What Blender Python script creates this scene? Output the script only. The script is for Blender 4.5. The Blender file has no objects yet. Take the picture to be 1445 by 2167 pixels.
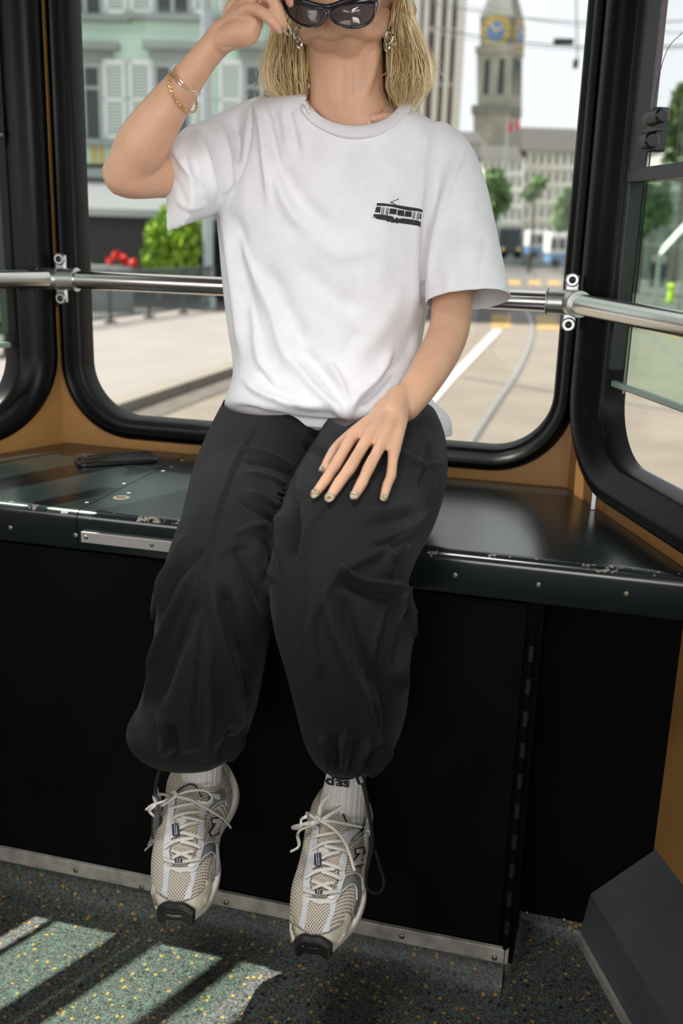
import bpy, bmesh, math, random
import numpy as np
from mathutils import Vector, Matrix
from mathutils.bvhtree import BVHTree
from mathutils.geometry import delaunay_2d_cdt
random.seed(7); np.random.seed(7)
sc = bpy.context.scene
COL = sc.collection
# ---------------------------------------------------------------- camera
FPX = 2107.0; CX, CY = 722.5, 1083.5
pt, ya, ro = math.radians(15.6), math.radians(14.55), math.radians(1.77)
CH = 1.119
CF = np.array([-math.sin(ya)*math.cos(pt), math.cos(ya)*math.cos(pt), -math.sin(pt)])
_r0 = np.array([math.cos(ya), math.sin(ya), 0.0]); _u0 = np.cross(_r0, CF)
CR = _r0*math.cos(ro) + _u0*math.sin(ro); CU = _u0*math.cos(ro) - _r0*math.sin(ro)
CC = np.array([0, 0, CH]); FH = np.array([-math.sin(ya), math.cos(ya), 0.0])
cam = bpy.data.cameras.new('camera'); co = bpy.data.objects.new('camera', cam); COL.objects.link(co)
cam.sensor_fit = 'VERTICAL'; cam.sensor_height = 36; cam.sensor_width = 24
cam.lens = FPX/2167*36; cam.clip_start = .02; cam.clip_end = 600
co.matrix_world = Matrix(((CR[0], CU[0], -CF[0], 0), (CR[1], CU[1], -CF[1], 0), (CR[2], CU[2], -CF[2], CH), (0, 0, 0, 1)))
cam.dof.use_dof = True; cam.dof.focus_distance = 1.42; cam.dof.aperture_fstop = 4.0
sc.camera = co
# ---------------------------------------------------------------- light
w = bpy.data.worlds.new('World'); sc.world = w; w.use_nodes = True
nt = w.node_tree; bg = nt.nodes['Background']
tc = nt.nodes.new('ShaderNodeTexCoord'); nz = nt.nodes.new('ShaderNodeTexNoise'); nz.inputs['Scale'].default_value = 2.2
nz.inputs['Detail'].default_value = 4
cr = nt.nodes.new('ShaderNodeValToRGB'); cr.color_ramp.elements[0].color = (.90, .94, 1, 1); cr.color_ramp.elements[1].color = (1, 1, 1, 1)
cr.color_ramp.elements[0].position = .3; cr.color_ramp.elements[1].position = .55
nt.links.new(tc.outputs['Generated'], nz.inputs['Vector']); nt.links.new(nz.outputs['Fac'], cr.inputs['Fac'])
nt.links.new(cr.outputs['Color'], bg.inputs['Color']); bg.inputs['Strength'].default_value = 1.08
def area(name, loc, tgt, sx, sy, power, col=(1, 1, 1)):
    l = bpy.data.lights.new(name, 'AREA'); l.shape = 'RECTANGLE'; l.size = sx; l.size_y = sy; l.energy = power; l.color = col
    l.spread = math.radians(62); o = bpy.data.objects.new(name, l); COL.objects.link(o); o.location = loc
    o.rotation_euler = (Vector(tgt)-Vector(loc)).to_track_quat('-Z', 'Y').to_euler(); return o
SUN = Vector((.50, -.086, -1)).normalized()
sl = bpy.data.lights.new('sun', 'SUN'); sl.energy = 13.0; sl.angle = .009; sl.color = (1, .93, .85)
so = bpy.data.objects.new('sun', sl); COL.objects.link(so); so.rotation_euler = SUN.to_track_quat('-Z', 'Y').to_euler()
area('fill_front', (-.35, -1.9, .88), (-.5, 1.5, .66), 1.6, 1.0, 3.7, (1, .98, .97))  # fill added behind the camera to brighten shirt and shoes
area('fill_right', (.78, -.35, 1.5), (-.45, 1.45, 1.08), .8, .8, 3.9)  # added fill from the right, boosts the weak side daylight
area('fill_left', (-1.5, -.3, 1.5), (-.5, 1.45, 1.08), .8, .8, 1.0)  # weaker added fill from the left, no real source
lt_ = area('fill_lap', (-.45, .35, 2.3), (-.42, 1.22, .55), .5, .35, 1.15, (1, .98, .95)); lt_.data.spread = math.radians(38)  # narrow overhead fill added for the hand, lap and shoes
vs = sc.view_settings; vs.view_transform = 'Standard'; vs.look = 'None'; vs.exposure = 0; vs.gamma = 1; vs.use_curve_mapping = False
# ---------------------------------------------------------------- pixel <-> world
def ray(x, y): return CF + CR*(x-CX)/FPX - CU*(y-CY)/FPX
def atY(x, y, Y): d = ray(x, y); return CC + d*(Y/d[1])
def atZ(x, y, z): d = ray(x, y); return CC + d*((z-CH)/d[2])
def atD(x, y, D): d = ray(x, y); return CC + d*(D/(d @ FH))
def proj(P):
    v = np.asarray(P, float)-CC; z = v @ CF
    return np.stack([CX+FPX*(v @ CR)/z, CY-FPX*(v @ CU)/z, z], -1)
# ---------------------------------------------------------------- materials
def nd(m, t): return m.node_tree.nodes.new(t)
def lk(m, a, b): m.node_tree.links.new(a, b)
def mat(name, col, rough=.5, metal=0, noise=0, nscale=40, bump=0, bscale=200, spec=.5, sss=0, coat=0, col2=None, trans=0, sheen=0):
    m = bpy.data.materials.new(name); m.use_nodes = True
    b = m.node_tree.nodes['Principled BSDF']
    b.inputs['Base Color'].default_value = (*col, 1); b.inputs['Roughness'].default_value = rough
    b.inputs['Metallic'].default_value = metal; b.inputs['Specular IOR Level'].default_value = spec
    b.inputs['Coat Weight'].default_value = coat; b.inputs['Sheen Weight'].default_value = sheen
    if sss:
        b.inputs['Subsurface Weight'].default_value = sss; b.inputs['Subsurface Scale'].default_value = .01
        b.inputs['Subsurface Radius'].default_value = (1, .35, .2)
    t = nd(m, 'ShaderNodeTexCoord')
    if noise or col2:
        n = nd(m, 'ShaderNodeTexNoise'); n.inputs['Scale'].default_value = nscale; n.inputs['Detail'].default_value = 5
        lk(m, t.outputs['Object'], n.inputs['Vector'])
        r = nd(m, 'ShaderNodeValToRGB'); r.color_ramp.elements[0].position = .35; r.color_ramp.elements[1].position = .65
        c2 = col2 or tuple(min(1, c*(1+noise)) for c in col); c1 = col if col2 else tuple(c*(1-noise) for c in col)
        r.color_ramp.elements[0].color = (*c1, 1); r.color_ramp.elements[1].color = (*c2, 1)
        lk(m, n.outputs['Fac'], r.inputs['Fac']); lk(m, r.outputs['Color'], b.inputs['Base Color'])
    if bump:
        n2 = nd(m, 'ShaderNodeTexNoise'); n2.inputs['Scale'].default_value = bscale; n2.inputs['Detail'].default_value = 4
        lk(m, t.outputs['Object'], n2.inputs['Vector'])
        bp = nd(m, 'ShaderNodeBump'); bp.inputs['Strength'].default_value = bump; bp.inputs['Distance'].default_value = .002
        lk(m, n2.outputs['Fac'], bp.inputs['Height']); lk(m, bp.outputs['Normal'], b.inputs['Normal'])
    return m
def glassmat(name, col, refl=.05):
    m = bpy.data.materials.new(name); m.use_nodes = True; N = m.node_tree.nodes; N.remove(N['Principled BSDF'])
    tr = nd(m, 'ShaderNodeBsdfTransparent'); tr.inputs[0].default_value = (*col, 1)
    gl = nd(m, 'ShaderNodeBsdfGlossy'); gl.inputs['Roughness'].default_value = .02
    lw = nd(m, 'ShaderNodeLayerWeight'); lw.inputs['Blend'].default_value = .5
    mx = nd(m, 'ShaderNodeMixShader'); pw = nd(m, 'ShaderNodeMath'); pw.operation = 'POWER'; pw.inputs[1].default_value = 5; lk(m, lw.outputs['Facing'], pw.inputs[0])
    mm = nd(m, 'ShaderNodeMath'); mm.operation = 'MULTIPLY_ADD'; mm.inputs[1].default_value = .6; mm.inputs[2].default_value = refl*.12
    lk(m, pw.outputs[0], mm.inputs[0]); lk(m, mm.outputs[0], mx.inputs[0]); lk(m, tr.outputs[0], mx.inputs[1]); lk(m, gl.outputs[0], mx.inputs[2])
    lk(m, mx.outputs[0], N['Material Output'].inputs[0]); return m
M = {}
M['rubber'] = mat('black_rubber', (.0022, .0026, .0028), .36, bump=.12, bscale=90, spec=.16)
M['blackpaint'] = mat('black_painted_panel', (.0022, .0025, .0026), .7, noise=.3, nscale=6, spec=.08)
M['blackmetal'] = mat('black_metal', (.01, .011, .012), .4)
M['orange'] = mat('orange_wall_laminate', (.42, .215, .065), .55, noise=.12, nscale=4)
M['chrome'] = mat('polished_steel', (.70, .68, .66), .24, 1)
M['alu'] = mat('brushed_aluminium', (.55, .56, .55), .38, 1, bump=.1, bscale=300)
M['dullalu'] = mat('dull_aluminium_strip', (.40, .39, .35), .5, .3, noise=.3, nscale=30)
M['screw'] = mat('screw_steel', (.25, .24, .2), .4, .9)
M['grey'] = mat('grey_painted_steel', (.085, .095, .105), .45, noise=.12, nscale=10, bump=.15, bscale=60)
M['dark'] = mat('dark_interior', (.02, .02, .021), .7)
M['glass'] = glassmat('clear_window_glass', (.98, .99, .985))
M['greenglass'] = glassmat('green_tinted_glass', (.82, .92, .86), .06)
# ---------------------------------------------------------------- mesh helpers
class MB:
    def __init__(s): s.v = []; s.f = []; s.sm = []
    def add(s, v, f, smooth=True):
        o = len(s.v); s.v += [tuple(map(float, p)) for p in v]; s.f += [tuple(i+o for i in q) for q in f]; s.sm += [smooth]*len(f); return s
    def build(s, name, m, parent=None, **k):
        me = bpy.data.meshes.new(name); me.from_pydata(s.v, [], s.f); me.polygons.foreach_set('use_smooth', s.sm)
        if m: me.materials.append(m)
        bm = bmesh.new(); bm.from_mesh(me); bmesh.ops.recalc_face_normals(bm, faces=bm.faces[:]); bm.to_mesh(me); bm.free()
        if any(s.sm): me.set_sharp_from_angle(angle=.75)
        return link(name, me, parent, **k)
def link(name, me, parent=None, label=None, cat=None, group=None, kind=None):
    o = bpy.data.objects.new(name, me); COL.objects.link(o)
    if parent: o.parent = parent
    return tag(o, label, cat, group, kind)
def tag(o, label=None, cat=None, group=None, kind=None):
    if label: o['label'] = label
    if cat: o['category'] = cat
    if group: o['group'] = group
    if kind: o['kind'] = kind
    return o
def empty(name, label=None, cat=None, group=None, loc=None):
    o = bpy.data.objects.new(name, None); COL.objects.link(o); o.empty_display_size = .05
    return tag(o, label, cat, group)
def obox(c, ax, ay, az, bev=0):
    """box of centre c and half vectors; bev bevels its edges (metres)"""
    c, ax, ay, az = [np.asarray(q, float) for q in (c, ax, ay, az)]
    bm = bmesh.new(); L = [np.linalg.norm(q) for q in (ax, ay, az)]
    bmesh.ops.create_cube(bm, size=2)
    for v in bm.verts: v.co = Vector((v.co.x*L[0], v.co.y*L[1], v.co.z*L[2]))
    if bev: bmesh.ops.bevel(bm, geom=bm.edges[:], offset=bev, segments=2, affect='EDGES', profile=.6)
    X = [q/l for q, l in zip((ax, ay, az), L)]
    vs_ = [tuple(c+v.co.x*X[0]+v.co.y*X[1]+v.co.z*X[2]) for v in bm.verts]; bm.verts.index_update()
    fs = [[v.index for v in f.verts] for f in bm.faces]; bm.free(); return vs_, fs
def box(x0, y0, z0, x1, y1, z1, bev=0):
    return obox(((x0+x1)/2, (y0+y1)/2, (z0+z1)/2), (abs(x1-x0)/2, 0, 0), (0, abs(y1-y0)/2, 0), (0, 0, abs(z1-z0)/2), bev)
def tube(P, R, n=10, cap=True, flat=1.0, up=None):
    """swept tube through points P with radii R"""
    P = np.array(P, float); R = np.broadcast_to(np.array(R, float), (len(P),)); v = []; f = []
    T = np.gradient(P, axis=0); T /= np.linalg.norm(T, axis=1)[:, None]+1e-12
    a = np.array(up if up is not None else (0, 0, 1.0)); 
    if abs(T[0] @ a) > .95: a = np.array((1.0, 0, 0))
    for i in range(len(P)):
        b = a - T[i]*(a @ T[i]); b /= np.linalg.norm(b)+1e-12; a = b; c = np.cross(T[i], b)
        for k in range(n):
            t = 2*math.pi*k/n; v.append(P[i]+R[i]*(math.cos(t)*b*flat+math.sin(t)*c))
    for i in range(len(P)-1):
        for k in range(n): f.append((i*n+k, i*n+(k+1) % n, (i+1)*n+(k+1) % n, (i+1)*n+k))
    if cap: f.append(tuple(range(n))[::-1]); f.append(tuple(range((len(P)-1)*n, len(P)*n)))
    return v, f
def spl(P, n):
    """Catmull-Rom resample"""
    P = np.array(P, float)
    if len(P) < 3: return np.array([P[0]+(P[-1]-P[0])*t for t in np.linspace(0, 1, n)])
    Q = np.vstack([2*P[0]-P[1], P, 2*P[-1]-P[-2]]); out = []
    for u in np.linspace(0, len(P)-1-1e-9, n):
        i = int(u); t = u-i; a, b, c, d = Q[i:i+4]
        out.append(.5*(2*b+(c-a)*t+(2*a-5*b+4*c-d)*t*t+(3*b-a-3*c+d)*t**3))
    return np.array(out)
def cyl(c, axis, r, h, n=20, bev=0, r2=None):
    c = np.array(c, float); a = np.array(axis, float); a /= np.linalg.norm(a); b = np.cross(a, (0, 0, 1) if abs(a[2]) < .9 else (1, 0, 0)); b /= np.linalg.norm(b); d = np.cross(a, b)
    r2 = r if r2 is None else r2
    prof = [(0, r-bev), (bev, r), (h-bev, r2), (h, r2-bev)] if bev else [(0, r), (h, r2)]
    v = [c+a*p+q*(math.cos(2*math.pi*k/n)*b+math.sin(2*math.pi*k/n)*d) for p, q in prof for k in range(n)]
    m = len(prof); f = [(i*n+k, i*n+(k+1) % n, (i+1)*n+(k+1) % n, (i+1)*n+k) for i in range(m-1) for k in range(n)]
    return v, f+[tuple(range(n))[::-1], tuple(range((m-1)*n, m*n))]
def rrect(x0, z0, x1, z1, r, n=10):
    """rounded rectangle, counter-clockwise, with outward normals"""
    out = []
    for cx_, cz_, a0 in ((x1-r, z0+r, -90), (x1-r, z1-r, 0), (x0+r, z1-r, 90), (x0+r, z0+r, 180)):
        for k in range(n+1):
            t = math.radians(a0+90*k/n); out.append((cx_+r*math.cos(t), cz_+r*math.sin(t), math.cos(t), math.sin(t)))
    return out
def wall_with_hole(O, D, N, s0, s1, z0, z1, hole, thick):
    """flat wall spanning s0..s1, z0..z1 with a rounded hole; N points into the room"""
    O, D, N = [np.array(q, float) for q in (O, D, N)]
    P = lambda s, z, q: O+D*s+np.array((0, 0, z))+N*q
    hp = rrect(*hole); n = len(hp); v = []; f = []
    outer = []
    cs, cz = (hole[0]+hole[2])/2, (hole[1]+hole[3])/2
    for s, z, ns, nz_ in hp:
        dx, dz = s-cs, z-cz
        k = min([(s1-cs)/dx if dx > 1e-9 else (s0-cs)/dx if dx < -1e-9 else 1e9, (z1-cz)/dz if dz > 1e-9 else (z0-cz)/dz if dz < -1e-9 else 1e9])
        outer.append((cs+dx*k, cz+dz*k))
    # snap the nearest ray to each corner
    for c in ((s0, z0), (s1, z0), (s1, z1), (s0, z1)):
        i = min(range(n), key=lambda i: (outer[i][0]-c[0])**2+(outer[i][1]-c[1])**2); outer[i] = c
    for q in (0, -thick):
        v += [P(s, z, q) for s, z, _, _ in hp]; v += [P(s, z, q) for s, z in outer]
    for k in range(n):
        j = (k+1) % n
        f += [(k, j, n+j, n+k), (2*n+k, 3*n+k, 3*n+j, 2*n+j), (k, 2*n+k, 2*n+j, j), (n+k, n+j, 3*n+j, 3*n+k)]
    return v, f
def gasket(O, D, N, hole, prof, kx=1.0):
    """rubber profile swept round a rounded opening; prof = (distance outward, height into room)"""
    O, D, N = [np.array(q, float) for q in (O, D, N)]; hp = rrect(*hole, 16); n = len(hp); m = len(prof)
    v = [O+D*(s+ns*t*kx)+np.array((0, 0, z+nz_*t))+N*q for s, z, ns, nz_ in hp for t, q in prof]
    f = [(i*m+k, i*m+k+1, ((i+1) % n)*m+k+1, ((i+1) % n)*m+k) for i in range(n) for k in range(m-1)]
    return v, f
# ================================================================ tram shell
ZL = .70                                     # ledge height
CL, CRR = np.array((-1.037, 1.757, 0)), np.array((-.045, 1.757, 0))
DL, DR = np.array((-.4, -.916, 0)), np.array((.4, -.916, 0))
DL /= np.linalg.norm(DL); DR /= np.linalg.norm(DR)
NL, NR = np.array((-DL[1], DL[0], 0)), np.array((DR[1], -DR[0], 0))   # into the room
if NL[0] < 0: NL = -NL
if NR[0] > 0: NR = -NR
S1 = 1.5
M['floor'] = m = mat('terrazzo_floor', (.1, .1, .1), .5)
def terrazzo(m):
    b = m.node_tree.nodes['Principled BSDF']; t = nd(m, 'ShaderNodeTexCoord')
    def ramp(src, els, const=True):
        r = nd(m, 'ShaderNodeValToRGB'); r.color_ramp.interpolation = 'CONSTANT' if const else 'LINEAR'
        e = r.color_ramp.elements; e[0].position = els[0][0]; e[0].color = (*els[0][1], 1); e[1].position = els[1][0]; e[1].color = (*els[1][1], 1)
        for p_, c_ in els[2:]: q = e.new(p_); q.color = (*c_, 1)
        lk(m, src, r.inputs['Fac']); return r.outputs['Color']
    def vor(scale, rnd=1.0):
        n = nd(m, 'ShaderNodeTexNoise'); n.inputs['Scale'].default_value = scale*1.6
        mp = nd(m, 'ShaderNodeVectorMath'); mp.operation = 'MULTIPLY_ADD'; mp.inputs[1].default_value = (.5/scale,)*3
        lk(m, t.outputs['Object'], n.inputs['Vector']); lk(m, n.outputs['Color'], mp.inputs[0]); lk(m, t.outputs['Object'], mp.inputs[2])
        v = nd(m, 'ShaderNodeTexVoronoi'); v.inputs['Scale'].default_value = scale; v.inputs['Randomness'].default_value = rnd
        lk(m, mp.outputs[0], v.inputs['Vector']); return v
    def sep(v): s = nd(m, 'ShaderNodeSeparateColor'); lk(m, v.outputs['Color'], s.inputs[0]); return s
    v1 = vor(420); s1 = sep(v1)
    base = ramp(s1.outputs[0], [(0, (.03, .034, .031)), (.25, (.075, .072, .067)), (.5, (.058, .085, .077)), (.68, (.11, .105, .10)), (.82, (.02, .023, .023)), (.92, (.10, .125, .118))])
    v2 = vor(115); s2 = sep(v2); v3 = vor(95); s3 = sep(v3)
    def lt(a, thr, op='LESS_THAN'):
        q = nd(m, 'ShaderNodeMath'); q.operation = op; lk(m, a, q.inputs[0]); q.inputs[1].default_value = thr; return q.outputs[0]
    def mul(a, b_): q = nd(m, 'ShaderNodeMath'); q.operation = 'MULTIPLY'; lk(m, a, q.inputs[0]); lk(m, b_, q.inputs[1]); return q.outputs[0]
    def mix(f, a, col):
        q = nd(m, 'ShaderNodeMix'); q.data_type = 'RGBA'; lk(m, f, q.inputs['Factor']); lk(m, a, q.inputs[6]); q.inputs[7].default_value = (*col, 1); return q.outputs[2]
    y = mul(lt(s2.outputs[0], .16), lt(v2.outputs['Distance'], .36)); k = mul(lt(s3.outputs[1], .10), lt(v3.outputs['Distance'], .36))
    g = mul(lt(s2.outputs[1], .14), lt(v2.outputs['Distance'], .42))
    c = mix(g, base, (.06, .12, .105)); c = mix(k, c, (.012, .018, .02)); c = mix(y, c, (.33, .20, .035))
    lk(m, c, b.inputs['Base Color'])
terrazzo(m)
xl = lambda y, o=0: -1.037-.4367*(1.757-y)-o
xr = lambda y, o=0: -.045+.4367*(1.757-y)+o
YB = .38
# floor: a slab with a coved upturn against the seat box
mb = MB(); mb.add(*box(-1.9, -3.6, -.06, 1.0, 1.50, 0), smooth=False)
pr = [(1.24, .0005), (1.285, .001), (1.305, .006), (1.318, .018), (1.322, .05), (1.36, .05), (1.36, -.01)]
v = []; f = []
for x in (-1.4, -.062): v += [(x, a, b) for a, b in pr]
f = [(k, k+1, 7+k+1, 7+k) for k in range(6)]; mb.add(v, f)
v = []
for x in (-.062, .12): v += [(x, a+.155, b*.8) for a, b in pr]
mb.add(v, f); mb.build('floor', M['floor'], kind='structure')
tram_out = M['dark']
# rear wall with its rounded window
mb = MB(); mb.add(*wall_with_hole((0, 1.757, 0), (1, 0, 0), (0, -1, 0), -1.045, -.037, .66, 2.42, (-1.026, .728, -.049, 2.1, .15, 12), .05), smooth=False)
mb.build('wall_rear', M['orange'], kind='structure')
PROF = [(0, -.050), (.0, -.012), (.004, -.006), (.012, -.004), (.016, .004), (.022, .016), (.034, .021), (.046, .017), (.052, .009), (.056, .0), (.056, -.03)]
win = MB(); win.add(*gasket((0, 1.757, 0), (1, 0, 0), (0, -1, 0), (-.990, .757, -.083, 2.06, .105), [(a*.72, b) for a, b in PROF]))
w1 = win.build('window_1', M['rubber'], kind='structure')
def pane(name, O, D, N, hole, q, m, parent, lab=None):
    hp = rrect(*hole, 10); v = [np.array(O)+np.array(D)*s+np.array((0, 0, z))+np.array(N)*(q+e) for e in (0, -.004) for s, z, _, _ in hp]; n = len(hp)
    f = [tuple(range(n)), tuple(range(2*n-1, n-1, -1))]+[(k, (k+1) % n, n+(k+1) % n, n+k) for k in range(n)]
    return MB().add(v, f, False).build(name, m, parent, label=lab)
pane('glass_pane', (0, 1.757, 0), (1, 0, 0), (0, -1, 0), (-.993, .754, -.080, 2.063, .108), -.02, M['glass'], w1)
# side walls
for side, O, D, N, nm, wn in ((-1, CL, DL, NL, 'wall_left', 'window_2'), (1, CRR, DR, NR, 'wall_right', 'window_3')):
    hs0 = .083
    mb = MB(); mb.add(*wall_with_hole(O, D, N, 0, S1, .66, 2.42, (hs0-.06, .73, S1-.2, 1.79, .15, 12), .05), smooth=False)
    # straight saloon wall towards and past the camera, in pieces around its window
    e = O+D*S1; x0 = e[0]; x1 = e[0]+side*.05
    for a in ((-3.6, .0, e[1]+.02, 1.25), (-3.6, 1.95, e[1]+.02, 2.42), (e[1]-.25, 1.25, e[1]+.02, 1.95), (-3.6, 1.25, -3.3, 1.95), (-1.9, 1.25, -1.8, 1.95)):
        mb.add(*box(min(x0, x1), a[0], a[1], max(x0, x1), a[2], a[3]), smooth=False)
    # skirt below the window, set a little outwards
    off = .085
    A = O+D*.05-N*off; B = O+D*(S1+.15)-N*off
    c = (A+B)/2; c[2] = .33
    mb.add(*obox(c, (B-A)/2, -N*.02, (0, 0, .36)), smooth=False)
    mb.build(nm, M['orange'], kind='structure')
    g = MB().add(*gasket(O, D, N, (hs0+.004, .775, S1-.25, 1.72, .105), [(a, b) for a, b in PROF[:2]]+[(.004, -.004), (.012, .0), (.018, .010), (.026, .019), (.038, .023), (.05, .018), (.056, .008), (.058, .0), (.058, -.03)], 1.38)).build(wn, M['rubber'], kind='structure')
    # inner black channel (runs inside the gasket), sash bars, panes
    P = lambda s, z, q: O+D*s+np.array((0, 0, z))+N*q
    def bar(s0, s1, z0, z1, q0, q1, name='sash_bar', m=M['blackmetal'], bev=.002, par=g):
        return MB().add(*obox(P((s0+s1)/2, (z0+z1)/2, (q0+q1)/2), D*(s1-s0)/2, N*(q1-q0)/2, (0, 0, (z1-z0)/2), bev), smooth=False).build(name, m, par)
    bar(hs0+.002, hs0+.020, .92, 1.71, -.035, -.012, 'sash_stile')
    bar(hs0+.01, S1-.27, 1.208, 1.228, -.036, -.010)
    ps0 = hs0+.004
    pane('clear_pane', O, D, N, (ps0, .776, S1-.25, 1.72, .1), -.044, M['glass'], g)
    pane('tinted_pane', O, D, N, (ps0+.012, .90, S1-.27, 1.215, .004), -.024, M['greenglass'], g, 'green tinted sliding pane')
    bar(hs0+.012, S1-.27, .893, .903, -.029, -.019, 'pane_edge', mat('pane_edge_glass', (.25, .36, .30), .2))
    if side < 0:
        bar(hs0+.18, S1-.27, 1.475, 1.50, -.036, -.01)  # unseen bar, added to cast a thin stripe in the sun patch
        pane('tinted_pane', O, D, N, (ps0+.2, 1.24, S1-.27, 1.60, .004), -.03, M['greenglass'], g, 'unseen green pane added to tint the sunlight on the floor')  # made-up pane out of view, colours part of the sun patch green
# the near ends: roof, back wall behind the camera
rf = [(-1.04, 1.80), (-.04, 1.80), (.57, .36), (.57, -3.6), (-1.66, -3.6), (-1.66, .36)]
MB().add([(x, y, z) for z in (2.40, 2.46) for x, y in rf], [tuple(range(6)), tuple(range(11, 5, -1))]+[(k, (k+1) % 6, 6+(k+1) % 6, 6+k) for k in range(6)], False).build('ceiling', mat('pale_ceiling', (.09, .09, .085), .6), kind='structure')
MB().add(*box(-1.9, -3.66, 0, 1.0, -3.6, 2.42), smooth=False).build('wall_front', M['dark'], kind='structure')
# ---------------------------------------------------------------- ledge (rear seat box)
M['ledge'] = m = mat('dark_green_painted_ledge', (.012, .022, .025), .27, spec=.85, bump=.04, bscale=120)
def wear(m, base, bare, edge_y, thr):
    b = m.node_tree.nodes['Principled BSDF']; g = nd(m, 'ShaderNodeNewGeometry'); s = nd(m, 'ShaderNodeSeparateXYZ'); lk(m, g.outputs['Position'], s.inputs[0])
    n = nd(m, 'ShaderNodeTexNoise'); n.inputs['Scale'].default_value = 55; n.inputs['Detail'].default_value = 8; n.inputs['Roughness'].default_value = .7
    lk(m, g.outputs['Position'], n.inputs['Vector'])
    # |position - bullnose line| measured in y,z
    def mth(op, a, b_=None, val=None):
        q = nd(m, 'ShaderNodeMath'); q.operation = op
        for i, z in enumerate((a, b_)):
            if z is None: continue
            if isinstance(z, (int, float)): q.inputs[i].default_value = z
            else: lk(m, z, q.inputs[i])
        return q.outputs[0]
    dy = mth('ABSOLUTE', mth('SUBTRACT', s.outputs['Y'], edge_y)); dz = mth('ABSOLUTE', mth('SUBTRACT', s.outputs['Z'], ZL-.006))
    d = mth('ADD', dy, dz)                                   # small along the worn arris
    k = mth('SUBTRACT', mth('ADD', n.outputs['Fac'], mth('MULTIPLY', d, -12.0)), thr)
    k = mth('MULTIPLY', k, 30.0); k2 = nd(m, 'ShaderNodeClamp'); lk(m, k, k2.inputs[0])
    # long thin scratches
    mp = nd(m, 'ShaderNodeMapping'); mp.inputs['Scale'].default_value = (9, 60, 1); mp.inputs['Rotation'].default_value = (0, 0, .5); lk(m, g.outputs['Position'], mp.inputs[0])
    n3 = nd(m, 'ShaderNodeTexNoise'); n3.inputs['Scale'].default_value = 3; n3.inputs['Detail'].default_value = 6; lk(m, mp.outputs[0], n3.inputs['Vector'])
    sc_ = mth('MULTIPLY', mth('GREATER_THAN', n3.outputs['Fac'], .70), .03)
    fac = mth('MAXIMUM', k2.outputs[0], sc_)
    q = nd(m, 'ShaderNodeMix'); q.data_type = 'RGBA'; lk(m, fac, q.inputs['Factor']); q.inputs[6].default_value = (*base, 1); q.inputs[7].default_value = (*bare, 1)
    lk(m, q.outputs[2], b.inputs['Base Color']); n4 = nd(m, 'ShaderNodeTexNoise'); n4.inputs['Scale'].default_value = 14; n4.inputs['Detail'].default_value = 6; lk(m, g.outputs['Position'], n4.inputs['Vector'])
    lk(m, mth('ADD', mth('MULTIPLY', n4.outputs['Fac'], .08), .17), b.inputs['Roughness'])
wear(m, (.009, .0145, .016), (.30, .27, .23), 1.3225, .49)
box_e = empty('seat_box', 'black rear seat box with a worn dark green top beneath the sitting person', 'seat box')
YE = 1.312
def ledge_part(x0, x1, name, par):
    arc = [(YE+.015-.015*math.cos(t), ZL-.015+.015*math.sin(t)) for t in np.linspace(0, math.pi/2, 9)]
    prof = [(1.335, ZL-.062), (YE+.003, ZL-.062), (YE, ZL-.058)]+arc+[(YE+.2, ZL), (1.75, ZL), (1.75, ZL-.02)]
    n = len(prof); v = []; f = []
    for end in (0, 1):
        for y, z in prof:
            x = (x0, x1)[end]
            if end == 0 and x0 < -1.2: x = xl(y, -.012)
            if end == 1 and x1 > .5: x = xr(y, -.008)
            v.append((x, y, z))
    f = [(k, k+1, n+k+1, n+k) for k in range(n-1)]+[tuple(range(n)), tuple(range(2*n-1, n-1, -1))]
    return MB().add(v, f).build(name, M['ledge'], par)
SP = atZ(175, 1080, ZL)[0]
# the joint between the two top sheets runs obliquely; build it as two sheets with a 1.5 mm gap
J0 = atZ(180, 1072, ZL); J1 = atZ(385, 968, ZL)
js = (J1[0]-J0[0])/(J1[1]-J0[1])
jx = lambda y: J0[0]+js*(y-J0[1]) if y > YE+.03 else J0[0]+js*(YE+.03-J0[1])
def top_sheet(left):
    arc = [(YE+.015-.015*math.cos(t), ZL-.015+.015*math.sin(t)) for t in np.linspace(0, math.pi/2, 9)]
    prof = [(1.335, ZL-.062), (YE+.003, ZL-.062), (YE, ZL-.058)]+arc+[(YE+.02, ZL), (YE+.1, ZL), (YE+.2, ZL), (YE+.3, ZL), (1.75, ZL), (1.75, ZL-.02)]
    n = len(prof); v = []
    for end in (0, 1):
        for y, z in prof:
            if left: x = xl(y, -.010) if end == 0 else jx(y)-.0008
            else: x = jx(y)+.0008 if end == 0 else xr(y, -.008)
            v.append((x, y, z))
    f = [(k, k+1, n+k+1, n+k) for k in range(n-1)]+[tuple(range(n)), tuple(range(2*n-1, n-1, -1))]
    return MB().add(v, f).build('top_sheet', M['ledge'], box_e)
tsL = top_sheet(True); tsR = top_sheet(False)
# carcass and door panel
mb = MB(); mb.add(*box(-1.235, 1.335, .052, -.057, 1.37, .66), smooth=False); mb.add(*box(-.057, 1.475, .02, .155, 1.50, .64), smooth=False)
mb.add(*box(-.060, 1.34, .03, -.050, 1.49, .64), smooth=False)
mb.build('carcass', M['blackpaint'], box_e)
def panel(x0, x1, name, lab=None):
    return MB().add(*box(x0, 1.322, .074, x1, 1.336, ZL-.068, .002), smooth=False).build(name, M['blackpaint'], box_e, label=lab)
xm = atY(470, 1750, 1.325)[0]
panel(-1.23, xm-.0015, 'front_panel'); dr = panel(xm+.0015, -.072, 'front_panel')
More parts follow.
